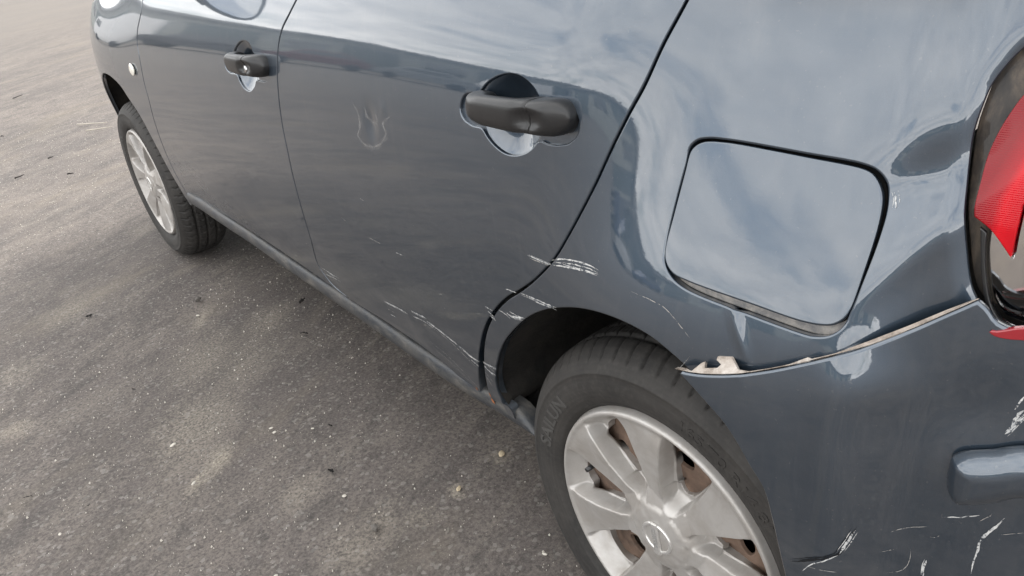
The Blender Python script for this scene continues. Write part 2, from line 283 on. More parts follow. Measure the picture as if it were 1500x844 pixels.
# ------------------------------------------------------------------ materials
def mat(name):
    m = bpy.data.materials.new(name); m.use_nodes = True
    nt = m.node_tree; b = nt.nodes['Principled BSDF']
    return m, nt, b
def simple(name, col, rough=.5, metal=0.0, spec=.5, coat=0.0, coat_r=.05):
    m, nt, b = mat(name)
    b.inputs['Base Color'].default_value = (*col, 1)
    b.inputs['Roughness'].default_value = rough
    b.inputs['Metallic'].default_value = metal
    b.inputs['Specular IOR Level'].default_value = spec
    b.inputs['Coat Weight'].default_value = coat
    b.inputs['Coat Roughness'].default_value = coat_r
    return m
class NB:
    """small helper to wire material nodes"""
    def __init__(s, nt): s.nt = nt; s.n = nt.nodes; s.l = nt.links
    def node(s, kind, **kw):
        n = s.n.new(kind)
        for k, v in kw.items(): setattr(n, k, v)
        return n
    def put(s, sock, v):
        if hasattr(v, 'is_linked'): s.l.new(v, sock)
        elif isinstance(v, (tuple, list)):
            sock.default_value = (*v, 1) if len(v) == 3 and len(sock.default_value) == 4 else v
        else: sock.default_value = v
    def coord(s, kind='Object'): return s.node('ShaderNodeTexCoord').outputs[kind]
    def mapping(s, vec, scale=(1, 1, 1), rot=(0, 0, 0), loc=(0, 0, 0)):
        n = s.node('ShaderNodeMapping'); s.l.new(vec, n.inputs[0])
        n.inputs['Location'].default_value = loc; n.inputs['Rotation'].default_value = rot; n.inputs['Scale'].default_value = scale
        return n.outputs[0]
    def noise(s, vec, scale, detail=5, rough=.55, dist=0.0, out='Fac'):
        n = s.node('ShaderNodeTexNoise'); s.l.new(vec, n.inputs['Vector'])
        n.inputs['Scale'].default_value = scale; n.inputs['Detail'].default_value = detail
        n.inputs['Roughness'].default_value = rough; n.inputs['Distortion'].default_value = dist
        return n.outputs[out]
    def ramp(s, fac, stops):
        n = s.node('ShaderNodeValToRGB'); s.l.new(fac, n.inputs[0])
        e = n.color_ramp.elements
        while len(e) < len(stops): e.new(.5)
        for i, (p, c) in enumerate(stops):
            e[i].position = p
            e[i].color = (c, c, c, 1) if isinstance(c, (int, float)) else (*c, 1)
        return n.outputs[0]
    def math(s, op, a, b=None, clamp=False):
        n = s.node('ShaderNodeMath', operation=op, use_clamp=clamp)
        s.put(n.inputs[0], a)
        if b is not None: s.put(n.inputs[1], b)
        return n.outputs[0]
    def mix(s, fac, a, b, blend='MIX'):
        n = s.node('ShaderNodeMix', data_type='RGBA', blend_type=blend)
        s.put(n.inputs[0], fac); s.put(n.inputs[6], a); s.put(n.inputs[7], b)
        return n.outputs[2]
    def bump(s, h, strength=.3, dist=.01, normal=None):
        n = s.node('ShaderNodeBump'); s.l.new(h, n.inputs['Height'])
        n.inputs['Strength'].default_value = strength; n.inputs['Distance'].default_value = dist
        if normal is not None: s.l.new(normal, n.inputs['Normal'])
        return n.outputs[0]

PAINT_A, PAINT_B = (.042, .062, .088), (.053, .076, .105)
def make_paint(name, dusty=1.0):
    m, nt, b = mat(name); q = NB(nt)
    geo = q.node('ShaderNodeNewGeometry').outputs['Position']
    sp = q.node('ShaderNodeSeparateXYZ'); q.l.new(geo, sp.inputs[0])
    # metallic flake: a very fine speckle in the base coat
    flake = q.noise(geo, 1900, 2, .7)
    base = q.mix(q.ramp(flake, [(.35, 0.0), (.7, 1.0)]), PAINT_A, PAINT_B)
    # road film: patchy, thicker towards the sill where spray reaches
    film = q.noise(q.mapping(geo, (1, 1.6, 5)), 3.2, 7, .65, .6)
    low = q.math('MULTIPLY', q.math('SUBTRACT', .56, sp.outputs['Z']), 4.0, True)
    dust = q.math('MULTIPLY', q.ramp(film, [(.42, 0.0), (.72, 1.0)]), q.math('ADD', q.math('MULTIPLY', low, .42), .05), True)
    streak = q.noise(q.mapping(geo, (20, 20, 1.2)), 3.0, 4, .6)
    dust = q.math('ADD', dust, q.math('MULTIPLY', q.ramp(streak, [(.55, 0.0), (.8, 1.0)]), .05), True)
    specks = q.ramp(q.noise(geo, 260, 1, .5), [(.735, 0.0), (.76, 1.0)])
    dust2 = q.math('ADD', q.math('MULTIPLY', dust, dusty), q.math('MULTIPLY', specks, .11*dusty), True)
    q.put(b.inputs['Base Color'], q.mix(dust2, base, (.235, .215, .195)))
    q.put(b.inputs['Metallic'], q.math('SUBTRACT', .82, q.math('MULTIPLY', dust2, .82)))
    b.inputs['Roughness'].default_value = .42
    b.inputs['Coat Weight'].default_value = 1.0
    b.inputs['Coat IOR'].default_value = 1.85
    q.put(b.inputs['Coat Roughness'], q.math('ADD', q.math('MULTIPLY', dust2, .5), .022))
    # orange peel in the clear coat
    peel = q.bump(q.noise(geo, 260, 2, .5), .02, .0006)
    q.l.new(peel, b.inputs['Coat Normal'])
    return m
M = {}
M['paint'] = make_paint('metallic_blue_grey_paint')
def make_sill():
    m, nt, b = mat('gritty_sill_paint'); q = NB(nt); g = q.coord()
    n = q.noise(q.mapping(g, (1, .35, 1)), 40, 7, .7, .4)
    q.put(b.inputs['Base Color'], q.ramp(n, [(.36, (.030, .036, .045)), (.56, (.075, .074, .072)), (.78, (.17, .155, .135))]))
    b.inputs['Metallic'].default_value = .3
    q.put(b.inputs['Roughness'], q.ramp(n, [(.3, .30), (.7, .65)]))
    q.l.new(q.bump(q.noise(g, 240, 4), .3, .002), b.inputs['Normal'])
    return m
M['sill_paint'] = make_sill()
def make_dent_ring():  # pale strokes that paint the ring-shaped reflection around the rear door dent
    m, nt, b = mat('painted_dent_reflection'); q = NB(nt); g = q.coord()
    b.inputs['Base Color'].default_value = (.36, .35, .34, 1); b.inputs['Roughness'].default_value = .6
    q.put(b.inputs['Alpha'], q.ramp(q.noise(g, 60, 4, .6), [(.35, .02), (.7, .20)]))
    return m
M['dent_ring'] = make_dent_ring()
M['rust_spot'] = simple('orange_rust', (.30, .115, .045), .85)
M['bumper_paint'] = make_paint('painted_bumper_plastic', 1.25)
M['black'] = simple('black_gap', (.004, .004, .004), .9, 0, .1)
M['shell'] = simple('dark_inner_metal', (.012, .013, .015), .7, 0, .2)
def make_liner():
    m, nt, b = mat('dusty_wheel_liner'); q = NB(nt); g = q.coord()
    n = q.noise(g, 14, 6, .65)
    q.put(b.inputs['Base Color'], q.mix(q.ramp(n, [(.4, 0.0), (.75, 1.0)]), (.010, .0095, .009), (.040, .034, .028)))
    b.inputs['Roughness'].default_value = .85
    q.l.new(q.bump(q.noise(g, 60, 4), .5, .004), b.inputs['Normal'])
    return m
M['liner'] = make_liner()
def make_rubber():
    m, nt, b = mat('dusty_tyre_rubber'); q = NB(nt); g = q.coord()
    n = q.noise(g, 9, 8, .7, .4); f = q.noise(g, 120, 4, .6)
    sp = q.node('ShaderNodeSeparateXYZ'); q.l.new(g, sp.inputs[0])
    rad = q.math('SQRT', q.math('ADD', q.math('POWER', sp.outputs['Y'], 2.0), q.math('POWER', sp.outputs['Z'], 2.0)))
    cmb = q.node('ShaderNodeCombineXYZ'); q.l.new(rad, cmb.inputs[0])
    ring = q.noise(cmb.outputs[0], 160, 3, .6)
    amt = q.math('ADD', q.ramp(n, [(.35, .12), (.75, .75)]), q.math('MULTIPLY', q.ramp(ring, [(.45, 0.0), (.7, 1.0)]), .25), True)
    c = q.mix(amt, (.011, .0108, .0106), (.050, .0455, .041))
    q.put(b.inputs['Base Color'], q.mix(q.ramp(f, [(.5, 0.0), (.8, .30)]), c, (.085, .079, .072)))
    b.inputs['Roughness'].default_value = .72
    q.l.new(q.bump(f, .25, .002), b.inputs['Normal'])
    return m
M['rubber'] = make_rubber()
def make_hubcap():
    m, nt, b = mat('silver_hubcap_plastic'); q = NB(nt); g = q.coord()
    n = q.noise(g, 22, 7, .65, .5); s = q.noise(q.mapping(g, (1, 3, .8), (.6, 0, 0)), 60, 3, .6)
    c = q.mix(q.ramp(n, [(.40, 0.0), (.74, .75)]), (.455, .44, .42), (.30, .27, .24))
    c = q.mix(q.ramp(s, [(.70, 0.0), (.76, .45)]), c, (.62, .61, .59))
    q.put(b.inputs['Base Color'], c)
    b.inputs['Metallic'].default_value = .45
    q.put(b.inputs['Roughness'], q.ramp(n, [(.3, .34), (.8, .52)]))
    q.l.new(q.bump(q.noise(g, 350, 2), .04, .001), b.inputs['Normal'])
    return m
M['hubcap'] = make_hubcap()
M['raised_rubber'] = simple('scuffed_raised_rubber', (.052, .050, .047), .75)
M['emblem'] = simple('bright_emblem_plastic', (.72, .71, .69), .22, .7)
def make_rust():
    m, nt, b = mat('rusty_steel_wheel'); q = NB(nt); g = q.coord()
    n = q.noise(g, 16, 8, .7, .5)
    q.put(b.inputs['Base Color'], q.ramp(n, [(.30, (.055, .040, .032)), (.55, (.16, .105, .075)), (.80, (.235, .17, .135))]))
    b.inputs['Roughness'].default_value = .8
    q.l.new(q.bump(q.noise(g, 90, 5), .4, .003), b.inputs['Normal'])
    return m
M['rust'] = make_rust()
def make_handle():
    m, nt, b = mat('grained_black_plastic'); q = NB(nt); g = q.coord()
    n = q.noise(g, 40, 5, .6)
    q.put(b.inputs['Base Color'], q.ramp(n, [(.3, (.0085, .009, .010)), (.8, (.017, .0172, .018))]))
    b.inputs['Roughness'].default_value = .33
    b.inputs['Specular IOR Level'].default_value = .6
    q.l.new(q.bump(q.noise(g, 900, 2), .12, .001), b.inputs['Normal'])
    return m
M['handle'] = make_handle()
def make_scratch(name, ca, cb, cut):
    # ragged: the stroke breaks up where the paint still holds
    m, nt, b = mat(name); q = NB(nt); g = q.coord()
    n = q.noise(g, 420, 4, .7); n3 = q.noise(g, 130, 4, .7)
    q.put(b.inputs['Base Color'], q.mix(q.ramp(n3, [(.35, 0.0), (.65, 1.0)]), ca, cb))
    b.inputs['Roughness'].default_value = .7
    q.put(b.inputs['Alpha'], q.ramp(q.math('ADD', q.math('MULTIPLY', n, .5), q.math('MULTIPLY', n3, .5)), [(cut, 0.0), (cut + .05, 1.0)]))
    return m
M['chip'] = make_scratch('scratched_white_primer', (.26, .275, .29), (.58, .58, .565), .43)
M['scuff'] = make_scratch('dull_scuff', (.14, .145, .15), (.36, .35, .33), .44)
def make_flange():
    m, nt, b = mat('dirty_raw_plastic'); q = NB(nt); g = q.coord()
    n = q.noise(g, 45, 7, .7, .3)
    q.put(b.inputs['Base Color'], q.ramp(n, [(.34, (.11, .085, .065)), (.50, (.32, .275, .235)), (.68, (.50, .46, .415))]))
    b.inputs['Roughness'].default_value = .65
    q.l.new(q.bump(q.noise(g, 200, 4), .3, .002), b.inputs['Normal'])
    return m
M['flange'] = make_flange()
def make_dirt_channel():
    m, nt, b = mat('dirty_lamp_channel'); q = NB(nt); g = q.coord()
    n = q.noise(q.mapping(g, (1, 1, .35)), 60, 7, .7, .3)
    q.put(b.inputs['Base Color'], q.ramp(n, [(.36, (.010, .009, .008)), (.52, (.038, .030, .023)), (.72, (.12, .092, .065))]))
    b.inputs['Roughness'].default_value = .6
    b.inputs['Coat Weight'].default_value = .3
    return m
def make_ledge():
    m, nt, b = mat('dusty_painted_ledge'); q = NB(nt); g = q.coord()
    n = q.noise(g, 70, 6, .7, .3)
    q.put(b.inputs['Base Color'], q.ramp(n, [(.35, (.10, .10, .105)), (.60, (.27, .25, .225)), (.8, (.38, .35, .31))]))
    b.inputs['Roughness'].default_value = .45
    b.inputs['Coat Weight'].default_value = .4
    return m
M['ledge'] = make_ledge()
M['channel'] = make_dirt_channel()
def make_red():
    m, nt, b = mat('red_lamp_lens'); q = NB(nt); g = q.coord()
    # the moulded chambers behind the lens: a dark outer band, then a bright one
    sp = q.node('ShaderNodeSeparateXYZ'); q.l.new(g, sp.inputs[0])
    s = q.math('ADD', sp.outputs['Y'], q.math('MULTIPLY', q.math('MAXIMUM', q.math('SUBTRACT', sp.outputs['Z'], .865), 0.0), .24))
    band = q.math('MULTIPLY', q.math('ADD', q.math('MULTIPLY', s, -1.0), -.325), 14.0)
    q.put(b.inputs['Base Color'], q.ramp(band, [(.10, (.20, .002, .006)), (.26, (.30, .002, .008)), (.34, (.50, .003, .010)), (.55, (.40, .002, .008)), (.72, (.22, .002, .006)), (.95, (.36, .002, .008))]))
    b.inputs['Roughness'].default_value = .08
    b.inputs['Specular IOR Level'].default_value = .4
    wv = q.node('ShaderNodeTexWave', wave_type='BANDS', bands_direction='Z')
    q.l.new(g, wv.inputs[0]); wv.inputs['Scale'].default_value = 190
    q.l.new(q.bump(wv.outputs['Fac'], .12, .0006), b.inputs['Normal'])
    return m
M['red'] = make_red()
M['red_dark'] = simple('red_lens_edge', (.26, .008, .016), .15, 0, .5, 1)
def make_clear():
    m, nt, b = mat('clear_lamp_lens'); q = NB(nt)
    tr = q.node('ShaderNodeBsdfTransparent'); gl = q.node('ShaderNodeBsdfGlossy'); gl.inputs['Roughness'].default_value = .03
    fr = q.node('ShaderNodeFresnel'); fr.inputs['IOR'].default_value = 1.5
    mx = q.node('ShaderNodeMixShader'); q.l.new(fr.outputs[0], mx.inputs[0]); q.l.new(tr.outputs[0], mx.inputs[1]); q.l.new(gl.outputs[0], mx.inputs[2])
    q.l.new(mx.outputs[0], q.n['Material Output'].inputs['Surface'])
    return m
M['clear'] = make_clear()
M['chrome'] = simple('lamp_reflector', (.62, .62, .62), .07, 1.0)
M['glass'] = simple('dark_window_glass', (.010, .013, .014), .02, 0, .6, 1.0, .01)
M['mirror_glass'] = simple('mirror_glass', (.85, .87, .88), .008, 1.0)
M['amber_clear'] = simple('repeater_lens', (.78, .76, .68), .12, 0, .6, .8)
M['steel'] = simple('lock_steel', (.55, .55, .55), .25, 1.0)
M['headlamp'] = simple('headlamp_lens', (.62, .63, .62), .06, .3, .6, 1.0)

# ------------------------------------------------------------------ mesh helpers
def link(o, parent=None):
    COL.objects.link(o)
    if parent is not None: o.parent = parent
    return o
def mesh_obj(name, verts, faces, m, parent=None, normals=None, smooth=True):
    me = bpy.data.meshes.new(name)
    me.from_pydata([tuple(map(float, v)) for v in verts], [], [tuple(int(i) for i in f) for f in faces])
    me.polygons.foreach_set('use_smooth', [smooth]*len(me.polygons))
    if m is not None: me.materials.append(m)
    me.update()
    if normals is not None:
        nn = np.asarray(normals, float); nn /= np.linalg.norm(nn, axis=1)[:, None] + 1e-12
        me.normals_split_custom_set_from_vertices([tuple(map(float, v)) for v in nn])
    return link(bpy.data.objects.new(name, me), parent)
def bm_obj(name, bm, m, parent=None, smooth=True):
    me = bpy.data.meshes.new(name); bm.to_mesh(me); bm.free()
    me.polygons.foreach_set('use_smooth', [smooth]*len(me.polygons))
    me.materials.append(m)
    return link(bpy.data.objects.new(name, me), parent)
def empty(name, loc=(0, 0, 0), parent=None):
    o = bpy.data.objects.new(name, None); o.location = loc; o.empty_display_size = .1
    return link(o, parent)
def tag(o, label=None, cat=None, group=None, kind=None):
    for k, v in (('label', label), ('category', cat), ('group', group), ('kind', kind)):
        if v: o[k] = v
    return o
def catmull(pts, ds, closed=False):
    p = np.asarray(pts, float); n = len(p)
    if n < 3 and not closed:
        k = max(2, int(np.linalg.norm(p[1] - p[0])/ds) + 1)
        t = np.linspace(0, 1, k)[:, None]
        return p[0]*(1 - t) + p[1]*t
    if closed: e = np.vstack([p[-1], p, p[0], p[1]]); segs = n
    else: e = np.vstack([2*p[0] - p[1], p, 2*p[-1] - p[-2]]); segs = n - 1
    out = []
    for i in range(segs):
        p0, p1, p2, p3 = e[i], e[i+1], e[i+2], e[i+3]
        d0, d1, d2 = [max(np.linalg.norm(b - a), 1e-6)**.5 for a, b in ((p0, p1), (p1, p2), (p2, p3))]
        m1 = d1*((p1 - p0)/d0 - (p2 - p0)/(d0 + d1) + (p2 - p1)/d1)
        m2 = d1*((p2 - p1)/d1 - (p3 - p1)/(d1 + d2) + (p3 - p2)/d2)
        k = max(1, int(math.ceil(np.linalg.norm(p2 - p1)/ds)))
        t = (np.arange(k)/k)[:, None]
        out.append((2*t**3 - 3*t**2 + 1)*p1 + (t**3 - 2*t**2 + t)*m1 + (-2*t**3 + 3*t**2)*p2 + (t**3 - t**2)*m2)
    if not closed: out.append(p[-1:])
    return np.vstack(out)
def loop_of(segs, ds=.006):
    """closed outline from smooth segments that meet in corners"""
    out = []
    for s in segs:
        c = catmull(s, ds)
        if out:
            last = out[-1]; gap = np.linalg.norm(last - c[0])
            if gap < 1e-5: c = c[1:]
            else:
                k = int(gap/ds)
                out.extend([last + (c[0] - last)*j/k for j in range(1, k)])
        out.extend(list(c))
    a = np.array(out)
    gap = np.linalg.norm(a[-1] - a[0])
    if gap < 1e-5: a = a[:-1]
    else:
        k = int(gap/ds)
        if k > 1: a = np.vstack([a, [a[-1] + (a[0] - a[-1])*j/k for j in range(1, k)]])
    return a
def area2(a):
    return .5*np.sum(a[:, 0]*np.roll(a[:, 1], -1) - np.roll(a[:, 0], -1)*a[:, 1])
def ccw(a): return a if area2(a) > 0 else a[::-1].copy()
def out_normals(a):
    """outward 2D normals of a ccw loop with a clamped mitre"""
    t1 = np.roll(a, -1, 0) - a; t0 = a - np.roll(a, 1, 0)
    t1 /= np.linalg.norm(t1, axis=1)[:, None] + 1e-12; t0 /= np.linalg.norm(t0, axis=1)[:, None] + 1e-12
    n1 = np.stack([t1[:, 1], -t1[:, 0]], 1); n0 = np.stack([t0[:, 1], -t0[:, 0]], 1)
    n = n1 + n0; l = np.linalg.norm(n, axis=1)
    n /= l[:, None] + 1e-9
    return n*np.minimum(1/np.maximum(l/2, .3), 1.6)[:, None]
def offset_loop(a, d): return a + out_normals(a)*d
def inside(pts, poly):
    x, y = pts[:, 0], pts[:, 1]; r = np.zeros(len(pts), bool)
    px, py = poly[:, 0], poly[:, 1]; qx, qy = np.roll(px, -1), np.roll(py, -1)
    for i in range(len(poly)):
        c = (py[i] > y) != (qy[i] > y)
        if c.any():
            with np.errstate(divide='ignore', invalid='ignore'):
                xi = (qx[i] - px[i])*(y - py[i])/(qy[i] - py[i] + 1e-30) + px[i]
            r ^= c & (x < xi)
    return r
def edge_dist(pts, poly):
    d = np.full(len(pts), 1e9); q = np.roll(poly, -1, 0)
    for i in range(len(poly)):
        e = q[i] - poly[i]; w = pts - poly[i]
        t = np.clip((w@e)/(e@e + 1e-20), 0, 1)
        d = np.minimum(d, np.linalg.norm(w - t[:, None]*e, axis=1))
    return d
def fill2d(outer, holes, h, lines=()):
    lo, hi = outer.min(0), outer.max(0)
    xs = np.arange(lo[0], hi[0], h); ys = np.arange(lo[1], hi[1], h*.866)
    g = np.array([(x + (.5*h if j % 2 else 0), y) for j, y in enumerate(ys) for x in xs])
    loops = [outer] + list(holes)
    if len(g):
        k = inside(g, outer)
        for hh in holes: k &= ~inside(g, hh)
        g = g[k]
        for l in loops:
            if len(g): g = g[edge_dist(g, l) > h*.45]
        for l in lines:
            if len(g):
                d = np.min(np.linalg.norm(g[:, None, :] - l[None], axis=2), axis=1) if len(l)*len(g) < 4e7 else np.ones(len(g))
                g = g[d > h*.5]
    verts = [Vector(v) for l in loops for v in l] + [Vector(v) for v in g]
    edges = []; s = 0
    for l in loops:
        n = len(l); edges += [(s + i, s + (i + 1) % n) for i in range(n)]; s += n
    s = len(verts)
    for l in lines:
        verts += [Vector(v) for v in l]; edges += [(s + i, s + i + 1) for i in range(len(l) - 1)]; s += len(l)
    vo, eo, fo, *_ = delaunay_2d_cdt(verts, edges, [], 0, 1e-7)
    p = np.array([(v.x, v.y) for v in vo]); f = np.array([t for t in fo if len(t) == 3])
    c = p[f].mean(1); k = inside(c, outer)
    for hh in holes: k &= ~inside(c, hh)
    return p, f[k]
def surf_eval(S, q, e=.0008):
    u, z = q[:, 0], q[:, 1]
    P = S(u, z)
    du = S(u + e, z) - S(u - e, z); dz = S(u, z + e) - S(u, z - e)
    n = np.cross(dz, du)                     # outward (-x) on the left side
    n /= np.linalg.norm(n, axis=1)[:, None] + 1e-12
    return P, n
def panel(name, outer, holes=(), m=None, parent=None, S=None, gap=.002, r=.0025, depth=.014, h=.009, mirror=False, lines=()):
    """sheet with rolled edges following the surface S inside a 2D outline"""
    S = S or bodyP
    outer = offset_loop(ccw(np.asarray(outer, float)), -gap)
    holes = [offset_loop(ccw(np.asarray(x, float)), gap*.2) for x in holes]
    in_o = offset_loop(outer, -r); in_h = [offset_loop(x, r) for x in holes]
    p, f = fill2d(in_o, in_h, h, lines)
    P, N = surf_eval(S, p)
    tri = P[f]; fn = np.cross(tri[:, 1] - tri[:, 0], tri[:, 2] - tri[:, 0])
    flip = (fn*N[f[:, 0]]).sum(1) < 0
    f = f.copy(); f[flip] = f[flip][:, ::-1]
    V = [P]; NN = [N]; F = [tuple(t) for t in f]; base = len(P)
    for lp, sg in [(in_o, 1)] + [(x, -1) for x in in_h]:
        n2 = out_normals(lp)*sg; k = len(lp)
        rings = [(0, 0, 0)] + [(a, math.sin(a), 1 - math.cos(a)) for a in np.radians([30, 60, 90])] + [(math.pi/2, 1, depth/max(r, 1e-6))]
        Pa, Na = surf_eval(S, lp); Pb, _ = surf_eval(S, lp + n2*.001)
        Tn = Pb - Pa; Tn /= np.linalg.norm(Tn, axis=1)[:, None] + 1e-12
        start = base
        for (a, s_, c_) in rings:
            Pr, Nr = surf_eval(S, lp + n2*r*s_)
            V.append(Pr - Nr*(r*c_)); NN.append(Na*math.cos(a) + Tn*math.sin(a)); base += k
        for j in range(len(rings) - 1):
            for i in range(k):
                a0, a1 = start + j*k + i, start + j*k + (i + 1) % k
                b0, b1 = a0 + k, a1 + k
                F.append((a0, a1, b1, b0) if sg < 0 else (a0, b0, b1, a1))
    V = np.vstack(V); NN = np.vstack(NN)
    # make every face agree with its vertex normals
    out = []
    for q in F:
        a, b, c = V[q[0]], V[q[1]], V[q[2]]
        n = np.cross(b - a, c - a)
        if n @ (NN[q[0]] + NN[q[1]] + NN[q[2]]) < 0: q = q[::-1]
        out.append(q)
    if mirror:
        n = len(V); Vm = V.copy(); Vm[:, 0] = 2*XC - Vm[:, 0]; Nm = NN.copy(); Nm[:, 0] *= -1
        V = np.vstack([V, Vm]); NN = np.vstack([NN, Nm]); out += [tuple(int(i) + n for i in q[::-1]) for q in out]
    return mesh_obj(name, V, out, m, parent, NN)
def ribbon(verts, faces, norms, pts, w, S, lift=.0005):
    """a tapering stroke lying on the surface (a scratch)"""
    c = catmull(pts, .004); n = len(c)
    t = np.gradient(c, axis=0); t /= np.linalg.norm(t, axis=1)[:, None] + 1e-12
    nn = np.stack([-t[:, 1], t[:, 0]], 1)
    s = np.linspace(0, 1, n)
    ww = w*.001*.5*(np.minimum(1, np.minimum(s, 1 - s)*5 + .12))*(.65 + .7*RNG.random(n))
    j = (RNG.random(n) - .5)*w*.0006
    a = c + nn*(ww + j)[:, None]; b = c - nn*(ww - j)[:, None]
    Pa, Na = surf_eval(S, a); Pb, Nb = surf_eval(S, b)
    o = len(verts)
    for i in range(n):
        verts.append(Pa[i] + Na[i]*lift); verts.append(Pb[i] + Nb[i]*lift); norms.append(Na[i]); norms.append(Nb[i])
    for i in range(n - 1): faces.append((o + 2*i, o + 2*i + 2, o + 2*i + 3, o + 2*i + 1))
def scratches(strokes, parent, S, m=None, lift=.0005):
    for pts, w in strokes:
        v, f, nr = [], [], []
        ribbon(v, f, nr, pts, w, S, lift)
        if w >= 1.6:                                # a heavy stroke carries a few hair lines beside it
            for _ in range(2):
                d = (RNG.random(2) - .5)*.006
                k = [(a + d[0], b + d[1]) for a, b in pts]
                ribbon(v, f, nr, k, w*.35, S, lift*.8)
        if f:
            a_, b_, c_ = [np.asarray(v[i]) for i in f[0][:3]]
            if np.cross(b_ - a_, c_ - a_) @ nr[f[0][0]] < 0: f = [x[::-1] for x in f]
        mesh_obj('scratch', v, f, m or (M['chip'] if w >= 1.05 else M['scuff']), parent, nr)
def lathe(name, prof, m, parent=None, seg=96, smooth=True, close=False):
    """revolve (x, r) about the X axis"""
    a = np.linspace(0, 2*np.pi, seg, endpoint=False); k = len(prof)
    V = [(x, r*math.cos(t), r*math.sin(t)) for t in a for x, r in prof]
    F = []
    for i in range(seg):
        for j in range(k - (0 if close else 1)):
            j2 = (j + 1) % k
            F.append((i*k + j, ((i + 1) % seg)*k + j, ((i + 1) % seg)*k + j2, i*k + j2))
    return mesh_obj(name, V, F, m, parent, None, smooth)
def text_mesh(txt, size, bold=0.0):
    cu = bpy.data.curves.new('lettering', 'FONT'); cu.body = txt; cu.size = size; cu.align_x = 'CENTER'
    cu.align_y = 'CENTER'; cu.offset = bold; cu.resolution_u = 3
    ob = bpy.data.objects.new('lettering', cu); COL.objects.link(ob)
    dg = bpy.context.evaluated_depsgraph_get()
    me = ob.evaluated_get(dg).to_mesh()
    v = [tuple(x.co) for x in me.vertices]; f = [tuple(p.vertices) for p in me.polygons]
    e = [tuple(x.vertices) for x in me.edges]
    ob.evaluated_get(dg).to_mesh_clear()
    bpy.data.objects.remove(ob); bpy.data.curves.remove(cu)
    return np.array(v), f, e

